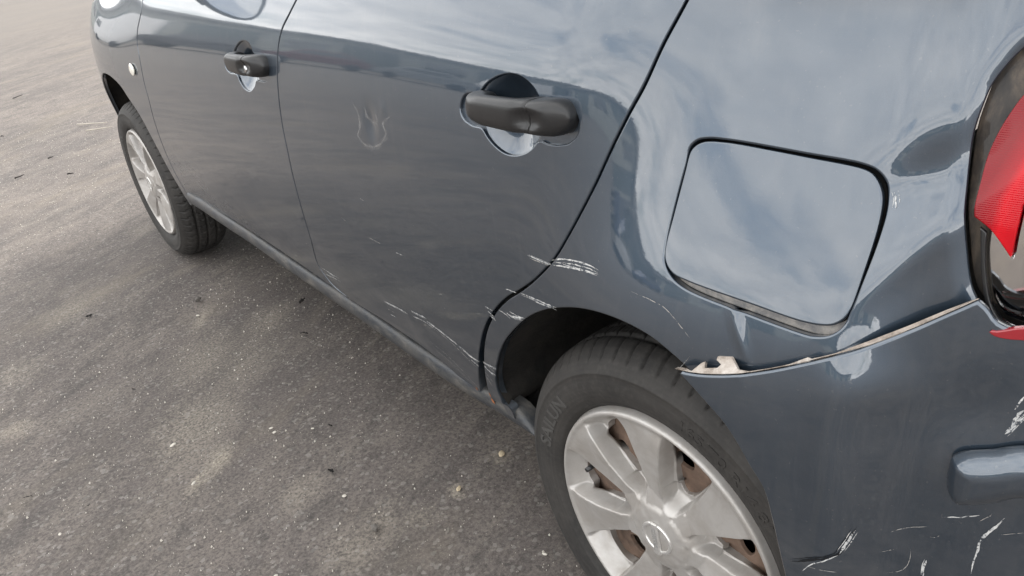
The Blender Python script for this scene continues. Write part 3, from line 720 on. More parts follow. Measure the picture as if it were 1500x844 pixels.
# ------------------------------------------------------------------ ground
def make_ground():
    m, nt, b = mat('dusty_asphalt'); q = NB(nt)
    g = q.coord()
    # traffic direction runs diagonally, so streaks of dust are stretched along it
    gs = q.mapping(q.mapping(g, (1, 1, 1), (0, 0, math.radians(-29))), (.40, 1.0, 1))
    big = q.noise(gs, 1.6, 6, .6, .4)
    mid = q.noise(gs, 7.0, 9, .68, .5)
    fine = q.noise(g, 150, 8, .72)
    grit = q.noise(g, 480, 4, .65)
    vor = q.node('ShaderNodeTexVoronoi', feature='F1'); q.l.new(g, vor.inputs['Vector']); vor.inputs['Scale'].default_value = 125
    vcol = q.node('ShaderNodeSeparateXYZ'); q.l.new(vor.outputs['Color'], vcol.inputs[0])
    c = q.ramp(big, [(.34, (.080, .069, .064)), (.50, (.112, .097, .089)), (.66, (.160, .139, .125))])
    c = q.mix(q.ramp(mid, [(.46, 0.0), (.66, .70)]), c, (.180, .157, .136))
    c = q.mix(q.ramp(q.noise(gs, 15, 7, .72, .6), [(.50, 0.0), (.66, .70)]), c, (.058, .053, .050))
    c = q.mix(q.ramp(fine, [(.40, .75), (.50, 0.0)]), c, (.055, .049, .045))
    c = q.mix(q.ramp(fine, [(.53, 0.0), (.64, .52)]), c, (.215, .190, .168))
    # single stones of the aggregate, some pale, some dark
    c = q.mix(q.ramp(vcol.outputs[0], [(.92, 0.0), (.96, .40)]), c, (.26, .245, .225))
    c = q.mix(q.ramp(vcol.outputs[1], [(.90, 0.0), (.95, .35)]), c, (.040, .038, .037))
    c = q.mix(q.ramp(grit, [(.63, 0.0), (.68, .55)]), c, (.34, .325, .30))
    warm = q.ramp(q.noise(gs, 2.6, 6, .62, .3), [(.53, 0.0), (.70, .34)])
    c = q.mix(warm, c, (.190, .160, .120))
    # beyond the yard's asphalt the ground is pale compacted grit
    sg = q.node('ShaderNodeSeparateXYZ'); q.l.new(g, sg.inputs[0])
    edge = q.math('ADD', q.math('ADD', q.math('MULTIPLY', sg.outputs['Y'], 1.0), q.math('MULTIPLY', sg.outputs['X'], -.55)), q.math('MULTIPLY', q.noise(g, .35, 6, .6), 5.0))
    far = q.ramp(q.math('MULTIPLY', edge, .04), [(.40, 0.0), (.64, .75)])
    c = q.mix(far, c, q.mix(q.noise(gs, .8, 7, .6), (.105, .094, .084), (.170, .152, .134)))
    # pale spills and crushed crumbs, each with a place of its own
    nz = q.noise(g, 38, 6, .75, out='Color')
    spx = q.node('ShaderNodeVectorMath', operation='SUBTRACT'); q.l.new(nz, spx.inputs[0]); spx.inputs[1].default_value = (.5, .5, .5)
    scl = q.node('ShaderNodeVectorMath', operation='SCALE'); q.l.new(spx.outputs[0], scl.inputs[0]); scl.inputs['Scale'].default_value = .09
    wob = q.node('ShaderNodeVectorMath', operation='ADD'); q.l.new(g, wob.inputs[0]); q.l.new(scl.outputs[0], wob.inputs[1])
    tot = None
    for (x, y), a, bb, k in STAINS:
        mp = q.node('ShaderNodeMapping', vector_type='TEXTURE'); q.l.new(wob.outputs[0], mp.inputs[0])
        mp.inputs['Location'].default_value = (x, y, 0); mp.inputs['Rotation'].default_value = (0, 0, math.radians(52)); mp.inputs['Scale'].default_value = (a, bb*1.6, 1)
        ln = q.node('ShaderNodeVectorMath', operation='LENGTH'); q.l.new(mp.outputs[0], ln.inputs[0])
        v = q.math('MULTIPLY', q.math('SUBTRACT', 1.25, ln.outputs['Value'], True), k)
        tot = v if tot is None else q.math('MAXIMUM', tot, v)
    crumb = q.ramp(q.noise(g, 150, 5, .75), [(.42, .15), (.62, 1.0)])
    c = q.mix(q.math('MULTIPLY', q.math('MULTIPLY', tot, crumb), .75, True), c, (.37, .33, .265))
    q.put(b.inputs['Base Color'], c)
    q.put(b.inputs['Roughness'], q.ramp(big, [(.3, .78), (.7, .92)]))
    b.inputs['Specular IOR Level'].default_value = .35
    bh = q.math('ADD', q.math('ADD', q.math('MULTIPLY', fine, .7), q.math('MULTIPLY', mid, .5)), q.math('MULTIPLY', vor.outputs['Distance'], -.14))
    n1 = q.bump(bh, .45, .005)
    q.l.new(q.bump(grit, .30, .0018, n1), b.inputs['Normal'])
    return m
M['ground'] = make_ground()
def ground_sheet():
    # one sheet to the horizon, gently uneven close to the camera
    xs = np.concatenate([[-600, -200, -60, -25, -12], np.arange(-8, 6.01, .25), [9, 16, 40, 120, 600]])
    ys = np.concatenate([[-600, -150, -50, -20, -8], np.arange(-4, 12.01, .25), [15, 20, 30, 60, 200, 700]])
    V = []
    for y in ys:
        for x in xs:
            f = math.exp(-((x + 1)**2 + (y - 2)**2)/60)
            z = (.004*math.sin(1.3*x + .7*y) + .003*math.sin(2.9*y - 1.7*x) - .004)*f - .003
            V.append((x, y, min(z, 0) if abs(x) < 2.2 else z))
    n = len(xs)
    F = [(j*n + i, j*n + i + 1, (j + 1)*n + i + 1, (j + 1)*n + i) for j in range(len(ys) - 1) for i in range(n - 1)]
    return tag(mesh_obj('ground', V, F, M['ground']), 'dusty grey brown asphalt yard strewn with pale grit', kind='structure')
ground_sheet()
M['pale_chip'] = simple('pale_stone_chip', (.50, .47, .41), .85)
M['cream_chip'] = simple('cream_crumb', (.46, .38, .26), .9)
M['dark_scrap'] = simple('dark_dry_leaf', (.018, .016, .015), .8)
M['grey_lump'] = simple('grey_dirt_lump', (.11, .10, .09), .9)
M['twig'] = simple('bleached_straw', (.44, .40, .34), .8)
def pebble(name, loc, size, m, flat=.45, seed=0):
    r = random.Random(seed); bm = bmesh.new()
    bmesh.ops.create_icosphere(bm, subdivisions=2, radius=.5)
    ax = (1, r.uniform(.5, .9), flat)
    k = [Vector((r.uniform(-1, 1), r.uniform(-1, 1), r.uniform(-1, 1))).normalized() for _ in range(7)]
    for v in bm.verts:
        d = v.co.normalized()
        s = 1 - .30*max(0, max(d.dot(q) for q in k) - .75)/.25 + r.uniform(-.05, .05)
        v.co = Vector((v.co.x*ax[0], v.co.y*ax[1], v.co.z*ax[2]))*size*s
    o = bm_obj(name, bm, m, smooth=False)
    o.location = (loc[0], loc[1], size*flat*.40); o.rotation_euler = (0, 0, r.uniform(0, 6.28))
    return o

# loose pieces lying on the yard
CHIP_LABEL = {0: 'cream crumb of rubble just outside the rear end of the sill', 1: 'tan crumb left of the rear tyre', 2: 'flat white chip in the lower middle of the yard', 4: 'white chip below the grey dirt lump',
              5: 'pale chip in the middle of the left half', 6: 'nearer of two white chips lying close together', 7: 'farther of two white chips lying close together', 8: 'white chip right of the close pair',
              9: 'pale chip at the tail of the white drag mark', 10: 'white chip in the lower left of the yard', 11: 'pale elongated chip beside the foot of the rear tyre', 18: 'pale chip at the bottom edge of the yard'}
for i, ((x, y), s) in enumerate(CHIPS):
    if i in CHIP_LABEL:
        o = pebble('stone_chip', (x, y), s*.8, M['cream_chip'] if i < 2 else M['pale_chip'], .35, 40 + i)
        tag(o, CHIP_LABEL[i], 'stone', 'pale chips scattered on the asphalt')
def leaf_scrap(loc, s, seed):
    r = random.Random(seed); bm = bmesh.new(); n = 7
    L = [bm.verts.new((s*(i/(n - 1) - .5), s*.22*math.sin(math.pi*(i + .3)/(n - .4)) * r.uniform(.6, 1.2), .003 + s*.28*abs(math.sin(i*1.1 + seed)))) for i in range(n)]
    R_ = [bm.verts.new((v.co.x + r.uniform(-.1, .1)*s, -v.co.y*r.uniform(.5, 1.1), .002 + s*.16*abs(math.cos(i*1.3 + seed)))) for i, v in enumerate(L)]
    for i in range(n - 1): bm.faces.new((L[i], L[i+1], R_[i+1], R_[i]))
    bmesh.ops.solidify(bm, geom=bm.faces[:], thickness=.0012)
    o = bm_obj('leaf_scrap', bm, M['dark_scrap'], smooth=False)
    o.location = (*loc, .0); o.rotation_euler = (0, 0, r.uniform(0, 6.28))
    return o
LEAF_LABEL = {1: 'dark curled leaf scrap in the brown patch left of the rear door', 2: 'dark leaf scrap left of the grey dirt lump', 3: 'long dark leaf scrap lying just outside the sill', 4: 'dark leaf scrap near the left edge low in the yard',
              5: 'dark leaf scrap out from the rear door sill', 6: 'small dark leaf scrap in the middle of the left half', 10: 'small dark leaf scrap in the lower middle', 15: 'dark scrap cut by the left edge of the picture', 12: 'tiny dark crumb in the lower left'}
for i, ((x, y), s, c) in enumerate(SCRAPS):
    if c == 0:
        tag(pebble('dirt_lump', (x, y), s, M['grey_lump'], .6, 90 + i), 'grey lump of dirt on the ground behind the front wheel' if i == 0 else 'grey lump of dirt in the lower middle of the yard', 'dirt lump')
    elif i in LEAF_LABEL:
        tag(leaf_scrap((x, y), s*.85, 120 + i), LEAF_LABEL[i], 'leaf', 'dark leaf scraps on the asphalt')
def straw(a, b, seed):
    r = random.Random(seed); pts = [Vector((a[0] + (b[0] - a[0])*t, a[1] + (b[1] - a[1])*t, .005)) for t in np.linspace(0, 1, 6)]
    bm = bmesh.new(); rings = []
    for i, p_ in enumerate(pts):
        w = .0045*(1 - .5*i/5)
        p_ = p_ + Vector((r.uniform(-.004, .004), r.uniform(-.004, .004), r.uniform(0, .003)))
        rings.append([bm.verts.new((p_.x + w*math.cos(k*math.pi/3), p_.y, p_.z + w*math.sin(k*math.pi/3))) for k in range(6)])
    for i in range(5):
        for k in range(6): bm.faces.new((rings[i][k], rings[i][(k + 1) % 6], rings[i+1][(k + 1) % 6], rings[i+1][k]))
    bm.faces.new(rings[0][::-1]); bm.faces.new(rings[-1])
    bmesh.ops.recalc_face_normals(bm, faces=bm.faces)
    return bm_obj('straw', bm, M['twig'] if seed < 2 else M['dark_scrap'], smooth=True)
TW = ['longer pale straw on the ground left of the front wheel', 'shorter pale straw lying below the longer one', 'dark twig at the left edge', 'dark twig high on the left', 'tiny dark twig in the upper yard', 'tiny dark twig left of the front tyre']
for i, (a, b) in enumerate(TWIGS): tag(straw(a, b, i), TW[i], 'twig')
def grit_field():
    """loose grit: thousands of flecks, one object"""
    n = 8200; V = []; F = []
    pts = np.stack([RNG.uniform(-1.6, .35, n), RNG.uniform(.1, 5.5, n)], 1)
    cl = RNG.normal(0, .12, (900, 2)) + pts[RNG.integers(0, 40, 900)]
    for x, y in np.vstack([pts, cl]):
        s = .0007 + .0026*RNG.random()**6
        a = RNG.random()*6.28; o = len(V); h = s*RNG.uniform(.4, .9)
        for k in range(4):
            V.append((x + s*RNG.uniform(.6, 1.2)*math.cos(a + k*1.57), y + s*RNG.uniform(.6, 1.2)*math.sin(a + k*1.57), -.004))
        V.append((x + s*.2, y, h - .001)); F += [(o, o+1, o+4), (o+1, o+2, o+4), (o+2, o+3, o+4), (o+3, o, o+4)]
    return tag(mesh_obj('grit', V, F, M['pale_chip'], None, None, False), 'fine pale grit sprinkled over the asphalt', 'grit', kind='stuff')
grit_field()


# ------------------------------------------------------------------ the car
XC = .80                                          # the car's centre plane
UR = float(np.interp(XC, np.interp(np.linspace(-1.75, -.8, 400), _gu, _gx)[::-1], np.linspace(-1.75, -.8, 400)[::-1]))
UF = float(np.interp(XC, np.interp(np.linspace(3.2, 4.1, 400), _gu, _gx), np.linspace(3.2, 4.1, 400)))
ZT = 1.035                                        # belt line
BUMP = .018                                       # how far the loosened bumper stands proud
def S_bump(u, z): return bodyP(u, z, BUMP)
car = empty('parked_car', (0, 0, 0))
tag(car, 'dark blue grey hatchback with dented rear quarter, scratched door and loose bumper', 'car')
def up(p, q, z):                                  # carry a seam on to height z
    t = (z - p[1])/(p[1] - q[1])
    return (p[0] + (p[0] - q[0])*min(t, 3), z)
rd_top = up(RD_REAR[0], RD_REAR[2], ZT); b_top = up(B_SEAM[0], B_SEAM[2], ZT); f_top = (1.715, .985)
rd_bot = RD_REAR[-1]; b_bot = B_SEAM[-1]; f_bot = F_SEAM[-1]

# -- doors
rd_loop = loop_of([[rd_top] + RD_REAR, [rd_bot, (.52, .347), (.70, .361), b_bot], B_SEAM[::-1] + [b_top], [b_top, rd_top]])
rear_door = panel('rear_door', rd_loop, [catmull(RH_REC, .004, True)], M['paint'], car, gap=.0012, r=.002)
rear_door['label'] = 'rear door with white scratches low down and a shallow dent'
fd_loop = loop_of([[b_top] + B_SEAM, [b_bot, (1.1, .366), (1.5, .366), f_bot], F_SEAM[::-1], [F_SEAM[0], f_top], [f_top, b_top]])
front_door = panel('front_door', fd_loop, [catmull(FH_REC, .004, True)], M['paint'], car, gap=.0012, r=.002, h=.011)
def recess(loop, parent):
    lp = offset_loop(ccw(catmull(loop, .004, True)), .0035)
    cu, cz_ = (lp[lp[:, 1].argmax()] + lp[lp[:, 1].argmin()])/2       # the cup lies behind the grip
    rz0 = (lp[:, 1].max() - lp[:, 1].min())/2
    def S(u, z):
        rho = ((u - cu)/(rz0*1.15))**2 + ((z - cz_)/rz0)**2
        k = np.maximum(0, 1 - rho)
        return bodyP(u, z, -(.0044 + .025*k*k/(k + .22)))
    p, f = fill2d(lp, [], .0035)
    P, N = surf_eval(S, p, .0012)
    tri = P[f]; fl = (np.cross(tri[:, 1] - tri[:, 0], tri[:, 2] - tri[:, 0])*N[f[:, 0]]).sum(1) < 0
    f = f.copy(); f[fl] = f[fl][:, ::-1]
    return mesh_obj('handle_recess', P, f, M['paint'], parent, N)
recess(RH_REC, rear_door); recess(FH_REC, front_door)

def door_handle(ax, parent, keyhole):
    """bridge handle: a grip with a separate cap at its rear end"""
    (u0, z0), (u1, z1) = ax                        # front end, rear end
    L = abs(u1 - u0); seam = .765
    def station(t):                                # t 0 front .. 1 rear
        e = min(1, (min(t, 1 - t)*L/.022))         # rounded ends in side view
        round_ = math.sqrt(max(0, 1 - (1 - e)**2))
        hh = (.0175 + .0045*t)*round_ + 1e-5
        outer = .006 + (.031 + .004*math.sin(math.pi*t))*(1 - (1 - min(1, min(t + .02, 1.02 - t)*L/.045))**2)
        g = sstep(.16, .30, t)*(1 - sstep(.60, .74, t))
        inner = -.012 + .026*g
        return hh, float(outer), float(inner)
    def build(name, ta, tb, par, cap_a, cap_b):
        nt_ = 34; ns = 28; V = []; F = []
        ts = np.linspace(ta, tb, nt_)
        if ta == 0: ts = tb*(1 - np.cos(np.linspace(0, np.pi/2, nt_)))**.9
        if tb == 1: ts = 1 - (1 - ta)*(1 - np.sin(np.linspace(0, np.pi/2, nt_)))
        for t in ts:
            hh, o, i = station(float(t)); c, d = (o + i)/2, (o - i)/2
            u = u0 + (u1 - u0)*t; z = z0 + (z1 - z0)*t
            x_, y_, nx, ny = [float(a) for a in plan(u)]
            ob = float(off(u, z)); nvec = np.array([nx, ny, .10])
            for k in range(ns):
                a = 2*math.pi*k/ns; ca, sa = math.cos(a), math.sin(a)
                sx = math.copysign(abs(ca)**.68, ca); sz = math.copysign(abs(sa)**.68, sa)
                dd = c + d*sx; hz = hh*sz
                # finger dimple across the seam
                if sx > 0:
                    r2 = ((t - seam)*L/.018)**2 + ((hz + .001)/.0115)**2
                    dd -= .0095*math.exp(-r2*r2*.9)
                P = np.array([x_, y_, z]) + nvec*(ob + dd) + np.array([0, 0, hz])
                V.append(P)
        n = len(ts)
        for j in range(n - 1):
            for k in range(ns):
                k2 = (k + 1) % ns
                F.append((j*ns + k, j*ns + k2, (j + 1)*ns + k2, (j + 1)*ns + k))
        F.append(tuple(range(ns))[::-1]); F.append(tuple((n - 1)*ns + k for k in range(ns)))
        o = mesh_obj(name, V, F, M['handle'], par)
        bm = bmesh.new(); bm.from_mesh(o.data); bmesh.ops.recalc_face_normals(bm, faces=bm.faces); bm.to_mesh(o.data); bm.free()
        return o
    gr = build('door_handle', 0, seam - .005, parent, True, False)
    cp = build('handle_cap', seam + .005, 1, gr, False, True)
    if keyhole:
        u = u0 + (u1 - u0)*(seam - .03); z = z0 + (z1 - z0)*seam
        P, N = surf_eval(lambda a, b: bodyP(a, b, .033), np.array([[u, z]]))
        k = lathe('key_lock', [(0, .0001), (0, .006), (.001, .0075), (.004, .008), (.012, .008)], M['steel'], gr, 32)
        k.matrix_world = Matrix.Translation(Vector(P[0])) @ Vector((-N[0]).tolist()).to_track_quat('X', 'Z').to_matrix().to_4x4()
    return gr
door_handle(RH_AX, rear_door, False); door_handle(FH_AX, front_door, True)
scratches(SCR_RDOOR, rear_door, bodyP)
scratches(DENT_RING, rear_door, bodyP, M['dent_ring'], .0003)

# -- front fender and its repeater lamp
AF = (2.465, .285)
def arc(c, r, a0, a1, n=14): return [(c[0] + r*math.cos(math.radians(a)), c[1] + r*math.sin(math.radians(a))) for a in np.linspace(a0, a1, n)]
arch_f = ARCH_F_R[::-1] + [(2.275, .662), (2.376, .6798), (2.452, .682)] + arc(AF, .397, 78, 20, 8)
fen_front = [arch_f[-1], (2.845, .50), (2.86, .62), (2.87, .70)]
fen_loop = loop_of([F_SEAM, [f_bot, (1.985, .318), ARCH_F_R[-1]], arch_f, [arch_f[-1], (2.86, .45), (2.875, .60), (2.86, .70)],
                    [(2.86, .70), (2.94, .705), (2.89, .77), (2.86, .865)], [(2.86, .865), (2.72, .895), (2.4, .935), (2.05, .965), f_top], [f_top, F_SEAM[0]]])
fender = panel('front_fender', fen_loop, [], M['paint'], car, h=.013, r=.003)
ru, rz_ = REPEATER[0]
rep_loop = np.array([(ru + .026*math.cos(a), rz_ + .0185*math.sin(a)) for a in np.linspace(0, 2*np.pi, 40, endpoint=False)])
def S_rep(u, z):
    d = 1 - ((u - ru)/.028)**2 - ((z - rz_)/.020)**2
    return bodyP(u, z, .002 + .008*np.sqrt(np.maximum(d, 0)))
panel('side_repeater', rep_loop, [], M['amber_clear'], fender, S=S_rep, gap=0, r=.001, depth=.004, h=.004)

# -- rear quarter with fuel opening, overlapping down behind the bumper edge
low = [(u - .002, z - .030) for u, z in SEAM_BUMP[1:]]
lamp_up = [LAMP_OPEN[0], (-.365, .985), (-.41, 1.002), (-.47, 1.012)]
qp_top = up(QP_FRONT[0], QP_FRONT[2], ZT)
q_loop = loop_of([[qp_top] + QP_FRONT, [QP_FRONT[-1], (.330, .340), ARCH_R[0]], ARCH_R, [ARCH_R[-1]] + low[1:], [low[-1], LAMP_OPEN[-1]],
                  LAMP_OPEN[::-1] + lamp_up[1:], [lamp_up[-1], (-.49, ZT)], [(-.49, ZT), qp_top]], .005)
fuel_open = offset_loop(ccw(catmull(FUEL_OPEN, .004, True)), -.0022)
_lo = catmull([(-.3495, .7765)] + LAMP_OPEN[::-1] + lamp_up[1:], .006)
def S_quarter(u, z):
    # the metal curls in towards the lamp opening
    q = np.stack([np.asarray(u, float), np.asarray(z, float)], 1)
    d = np.full(len(q), 1.0); near = (q[:, 0] < -.28) & (q[:, 1] > .75)
    if near.any():
        w = q[near]; dd = np.full(len(w), 1.0)
        for i in range(len(_lo) - 1):
            e = _lo[i+1] - _lo[i]; v = w - _lo[i]; t = np.clip((v@e)/(e@e + 1e-20), 0, 1)
            dd = np.minimum(dd, np.linalg.norm(v - t[:, None]*e, axis=1))
        d[near] = dd
    return bodyP(u, z, -.0080*np.clip(1 - d/.018, 0, 1)**2)
quarter = panel('rear_quarter_panel', q_loop, [fuel_open], M['paint'], car, S=S_quarter, gap=.0012, h=.0065, r=.0022, depth=.016,
                lines=[catmull([(u + d, z) for u, z in LAMP_OPEN[1:-1]], .004) for d in (.0065, .010, .0135, .0175)])
quarter['label'] = 'dented rear quarter panel with creases beside the tail lamp'
scratches(SCR_QTR, quarter, bodyP)
scratches([(p_, w) for p_, w in RUST_Q], quarter, bodyP, M['rust_spot'], .0004)
scratches([(p_, w) for p_, w in RUST_D], rear_door, bodyP, M['rust_spot'], .0004)
fuel_lid = panel('fuel_door', catmull(FUEL_LID, .004, True), [], M['paint'], quarter, S=lambda u, z: bodyP(u, z, -.002, False), gap=-.0006, r=.0020, depth=.006, h=.008)
def S_tray(u, z):
    q = np.stack([np.asarray(u, float), np.asarray(z, float)], 1)
    return bodyP(u, z, -.0125, False)
tray = panel('fuel_recess', offset_loop(ccw(fuel_open), .004), [], M['ledge'], quarter, S=S_tray, gap=0, r=.001, depth=.006, h=.012)
lid_gap = panel('lid_gap_shade', offset_loop(ccw(catmull(FUEL_LID, .004, True)), .0026), [], M['black'], quarter, S=lambda u, z: bodyP(u, z, -.0095, False), gap=0, r=.001, depth=.004, h=.02)  # black sheet behind the lid, colours in the shade of its gap

# -- rear bumper, its torn lip and the rub strip
rl = [SEAM_BUMP[-1], (-.353, .785), (-.362, .774), (-.385, .768), (-.44, .764), (-.52, .752), (-.70, .735), (-.95, .73), (UR, .73)]
b_loop = loop_of([SEAM_BUMP, rl, [(UR, .73), (UR, .26)], [(UR, .26), (-.7, .26), (-.45, .265), (-.30, .27), (-.262, .29)],
                  [(-.262, .29), (-.243, .38), (-.232, .44), ARCH_BUMP[-1]], ARCH_BUMP[::-1]], .006)
bumper = panel('rear_bumper', b_loop, [], M['bumper_paint'], car, S=S_bump, gap=0, r=.003, depth=.006, h=.0085, mirror=True)
bumper['label'] = 'scraped rear bumper standing proud of the quarter panel'
scratches([(p_, w*.75) for p_, w in SCR_BUMP if w >= .7], bumper, S_bump)
scratches([(TEAR, 2.0)], bumper, S_bump, M['shell'], .0003)
def flange():
    a = catmull(SEAM_BUMP, .003)
    b = np.array(FLANGE_TOP)
    poly = np.vstack([a, b[::-1]])
    # inner edge sits back against the quarter, outer edge at the bumper skin
    k = np.vstack([a[::1]])
    def S(u, z):
        q = np.stack([u, z], 1)
        d = np.full(len(q), 1e9)
        for i in range(len(a) - 1):
            e = a[i+1] - a[i]; w = q - a[i]; t = np.clip((w@e)/(e@e), 0, 1)
            d = np.minimum(d, np.linalg.norm(w - t[:, None]*e, axis=1))
        return bodyP(u, z, BUMP - .002 - .013*np.clip(d/.010, 0, 1)) + np.array([0, 0, .0006])
    return panel('bumper_lip', poly, [], M['flange'], bumper, S=S, gap=0, r=.0006, depth=.004, h=.004)
flange()['label'] = 'pale raw plastic lip with broken clips along the bumper edge'
m_end = (MOULD[-1][0], MOULD[-1][1]); m_endb = MOULD_B[-1]
m_loop = catmull(MOULD_B + [(-.46, m_endb[1] + .006), (-.56, m_endb[1] + .008), (-.74, m_endb[1] + .006), (-.756, m_endb[1] + .016), (-.756, m_end[1] - .004), (-.74, m_end[1] + .006), (-.56, m_end[1] + .012), (-.46, m_end[1] + .009)] + MOULD[::-1], .004, True)
def S_strip(u, z):
    q = np.stack([np.asarray(u, float), np.asarray(z, float)], 1)
    d = np.where(inside(q, ccw(m_loop)), edge_dist(q, ccw(m_loop)), 0)
    t = np.clip(d/.021, 0, 1)
    return bodyP(u, z, BUMP + .001 + .021*np.sqrt(np.maximum(0, 1 - (1 - t)**2.2)), False)
panel('rub_strip', m_loop, [], M['bumper_paint'], bumper, S=S_strip, gap=0, r=.0004, depth=.006, h=.0032)
# -- tail lamp
lamp = panel('tail_lamp', loop_of([LAMP_OPEN + [(-.352, .776), (-.40, .762), (-.50, .76)], [(-.50, .76), (-.515, .90), (-.50, 1.01)], [(-.50, 1.01), (-.41, 1.004), (-.365, .988), LAMP_OPEN[0]]], .005),
             [], M['channel'], car, S=lambda u, z: bodyP(u, z, -.020), gap=-.003, r=.001, depth=.004, h=.010)
lamp['label'] = 'cracked red and clear tail lamp in a dirty recess'
red_loop = loop_of([RED_LENS[6::-1] + [(-.365, .962), (-.40, .982), (-.47, .995), (-.495, .98)], [(-.495, .98), (-.498, .86), (-.49, .80)],
                    [(-.49, .80), (-.455, .84), (-.41, .865), (-.38, .872), RED_LENS[11]], RED_LENS[11:8:-1], RED_LENS[9:5:-1]], .004)
def S_red(u, z): return bodyP(u, z, -.002 + .006*sstep(-.33, -.42, u))
panel('red_lens', red_loop, [], M['red'], lamp, S=S_red, gap=.0004, r=.0012, depth=.011, h=.007)
clear_loop = loop_of([CLEAR_LENS, [CLEAR_LENS[-1], (-.42, .770), (-.47, .775), (-.485, .795)], [(-.485, .795), (-.452, .836), (-.408, .861), (-.372, .866), RED_LENS[11]], RED_LENS[11:8:-1], RED_LENS[9:6:-1] + [CLEAR_LENS[0]]], .004)
panel('clear_lens', clear_loop, [], M['clear'], lamp, S=lambda u, z: bodyP(u, z, -.007 + .006*sstep(-.34, -.42, u)), gap=.0006, r=.0012, depth=.003, h=.008)
panel('lamp_reflector', clear_loop, [], M['chrome'], lamp, S=lambda u, z: bodyP(u, z, -.0125 + .10*(z - .80)), gap=.001, r=.001, depth=.002, h=.008)
def strip_between(name, top, bot, m, parent, S, r=.0012, depth=.005):
    return panel(name, loop_of([top, bot[::-1]], .004), [], m, parent, S=S, gap=0, r=r, depth=depth, h=.006)
gask = [(u + .0035, z) for u, z in CLEAR_LENS]
gask2 = [(u + .0005, z + .001) for u, z in CLEAR_LENS]
strip_between('lamp_gasket', [(-.3375, .842)] + gask[1:], [(-.3425, .838)] + gask2[1:], M['handle'], lamp, lambda u, z: bodyP(u, z, -.002))
lip_top = RED_LIP_TOP + [(-.42, RED_LIP_TOP[-1][1] + .001)]
lip_bot = RED_LIP + [(-.42, RED_LIP[-1][1] - .001)]
strip_between('broken_red_rim', lip_top, lip_bot, M['red_dark'], lamp, lambda u, z: bodyP(u, z, .020))

# -- sill under the doors
def sill():
    ys = np.linspace(.262, 1.985, 90); prof = [(.03, .018), (.008, .0165), (.003, .0140), (.0002, .0098), (-.0018, .004), (-.0030, -.004), (-.0022, -.013), (.003, -.021), (.014, -.028), (.06, -.033)]
    zc_ = _cr([.2, .42, .65, .87, 1.2, 1.5, 1.8, 2.0], [.318, .324, .328, .334, .337, .343, .341, .336]); k = len(prof); V = []
    for y in ys:
        x0 = -.001 + .010*sstep(.55, .30, y) + .004*sstep(1.6, 2.0, y); kk = .15 + .85*sstep(.262, .335, y)
        for dx, dz in prof: V.append((x0 + dx, y, float(zc_(y)) - .012*(1 - kk) + dz*kk))
    F = [(j*k + i, j*k + i + 1, (j + 1)*k + i + 1, (j + 1)*k + i) for j in range(len(ys) - 1) for i in range(k - 1)]
    return mesh_obj('sill', V, [f[::-1] for f in F], M['sill_paint'], car)
sill_o = sill()
def underbody():
    bm = bmesh.new()
    for (x0, x1, y0, y1, z0, z1) in ((.065, 1.535, .36, 2.02, .245, .33), (.14, 1.46, .36, 2.02, .16, .25), (.30, 1.30, -.55, 3.0, .24, .34), (.20, 1.40, 2.025, 3.02, .15, .30)):  # last box, under the engine, added to darken the ground behind the wheel
        bmesh.ops.create_cube(bm, size=1, matrix=Matrix.Translation(((x0 + x1)/2, (y0 + y1)/2, (z0 + z1)/2)) @ Matrix.Diagonal((x1 - x0, y1 - y0, z1 - z0, 1)))
    return bm_obj('underbody', bm, M['liner'], car, False)
underbody()

# -- inner structure, coloured near black to put shade into the panel gaps
arch_cut_r = np.array(arc((.03, .285), .40, -20, 200, 30)); arch_cut_f = np.array(arc(AF, .41, -20, 200, 30))
inner = loop_of([[(-.30, .33), (-.30, 1.02)], [(-.30, 1.02), (1.0, 1.02), (1.8, .96), (2.65, .86)], [(2.65, .86), (2.66, .66)],
                 arc(AF, .42, 62, 178, 16), [(2.04, .36), (.45, .34)], arc((.03, .285), .415, 8, 130, 14), [(-.235, .61), (-.30, .60)]], .02)
hole_a = offset_loop(ccw(catmull(RH_REC, .01, True)), .004); hole_b = offset_loop(ccw(catmull(FH_REC, .01, True)), .004)
panel('inner_structure', inner, [hole_a, hole_b], M['shell'], car, S=lambda u, z: bodyP(u, z, -.024), gap=0, r=.001, depth=.004, h=.03)

# -- wheel housings
def housing(y0, loop, closed_to):
    """liner: the arch edge swept inwards, closed by an inner wall"""
    lp = catmull(loop, .012); P = bodyP(lp[:, 0], lp[:, 1], -.004)
    V = []; F = []; n = len(P); depths = [0, .02, .10, .25, .34]; grow = [1.0, 1.03, 1.05, 1.05, 1.04]
    for d, gsc in zip(depths, grow):
        for p_ in P:
            V.append((p_[0] + d, y0 + (p_[1] - y0)*gsc, .285 + (p_[2] - .285)*gsc))
    for j in range(len(depths) - 1):
        for i in range(n - 1): F.append((j*n + i, j*n + i + 1, (j + 1)*n + i + 1, (j + 1)*n + i))
    c = len(V); V.append((V[4*n][0], y0, .22))
    for i in range(n - 1): F.append((4*n + i, 4*n + i + 1, c))
    return mesh_obj('wheel_housing', V, F, M['liner'], car)
housing(0, [(.338, .325), (.336, .345)] + ARCH_R[2:-1] + [(-.14, .64), (-.22, .56), (-.262, .45), (-.28, .33), (-.285, .26)], 0)
housing(2.45, [ARCH_F_R[-1]] + arch_f[1:] + [(2.86, .36), (2.865, .26)], 0)

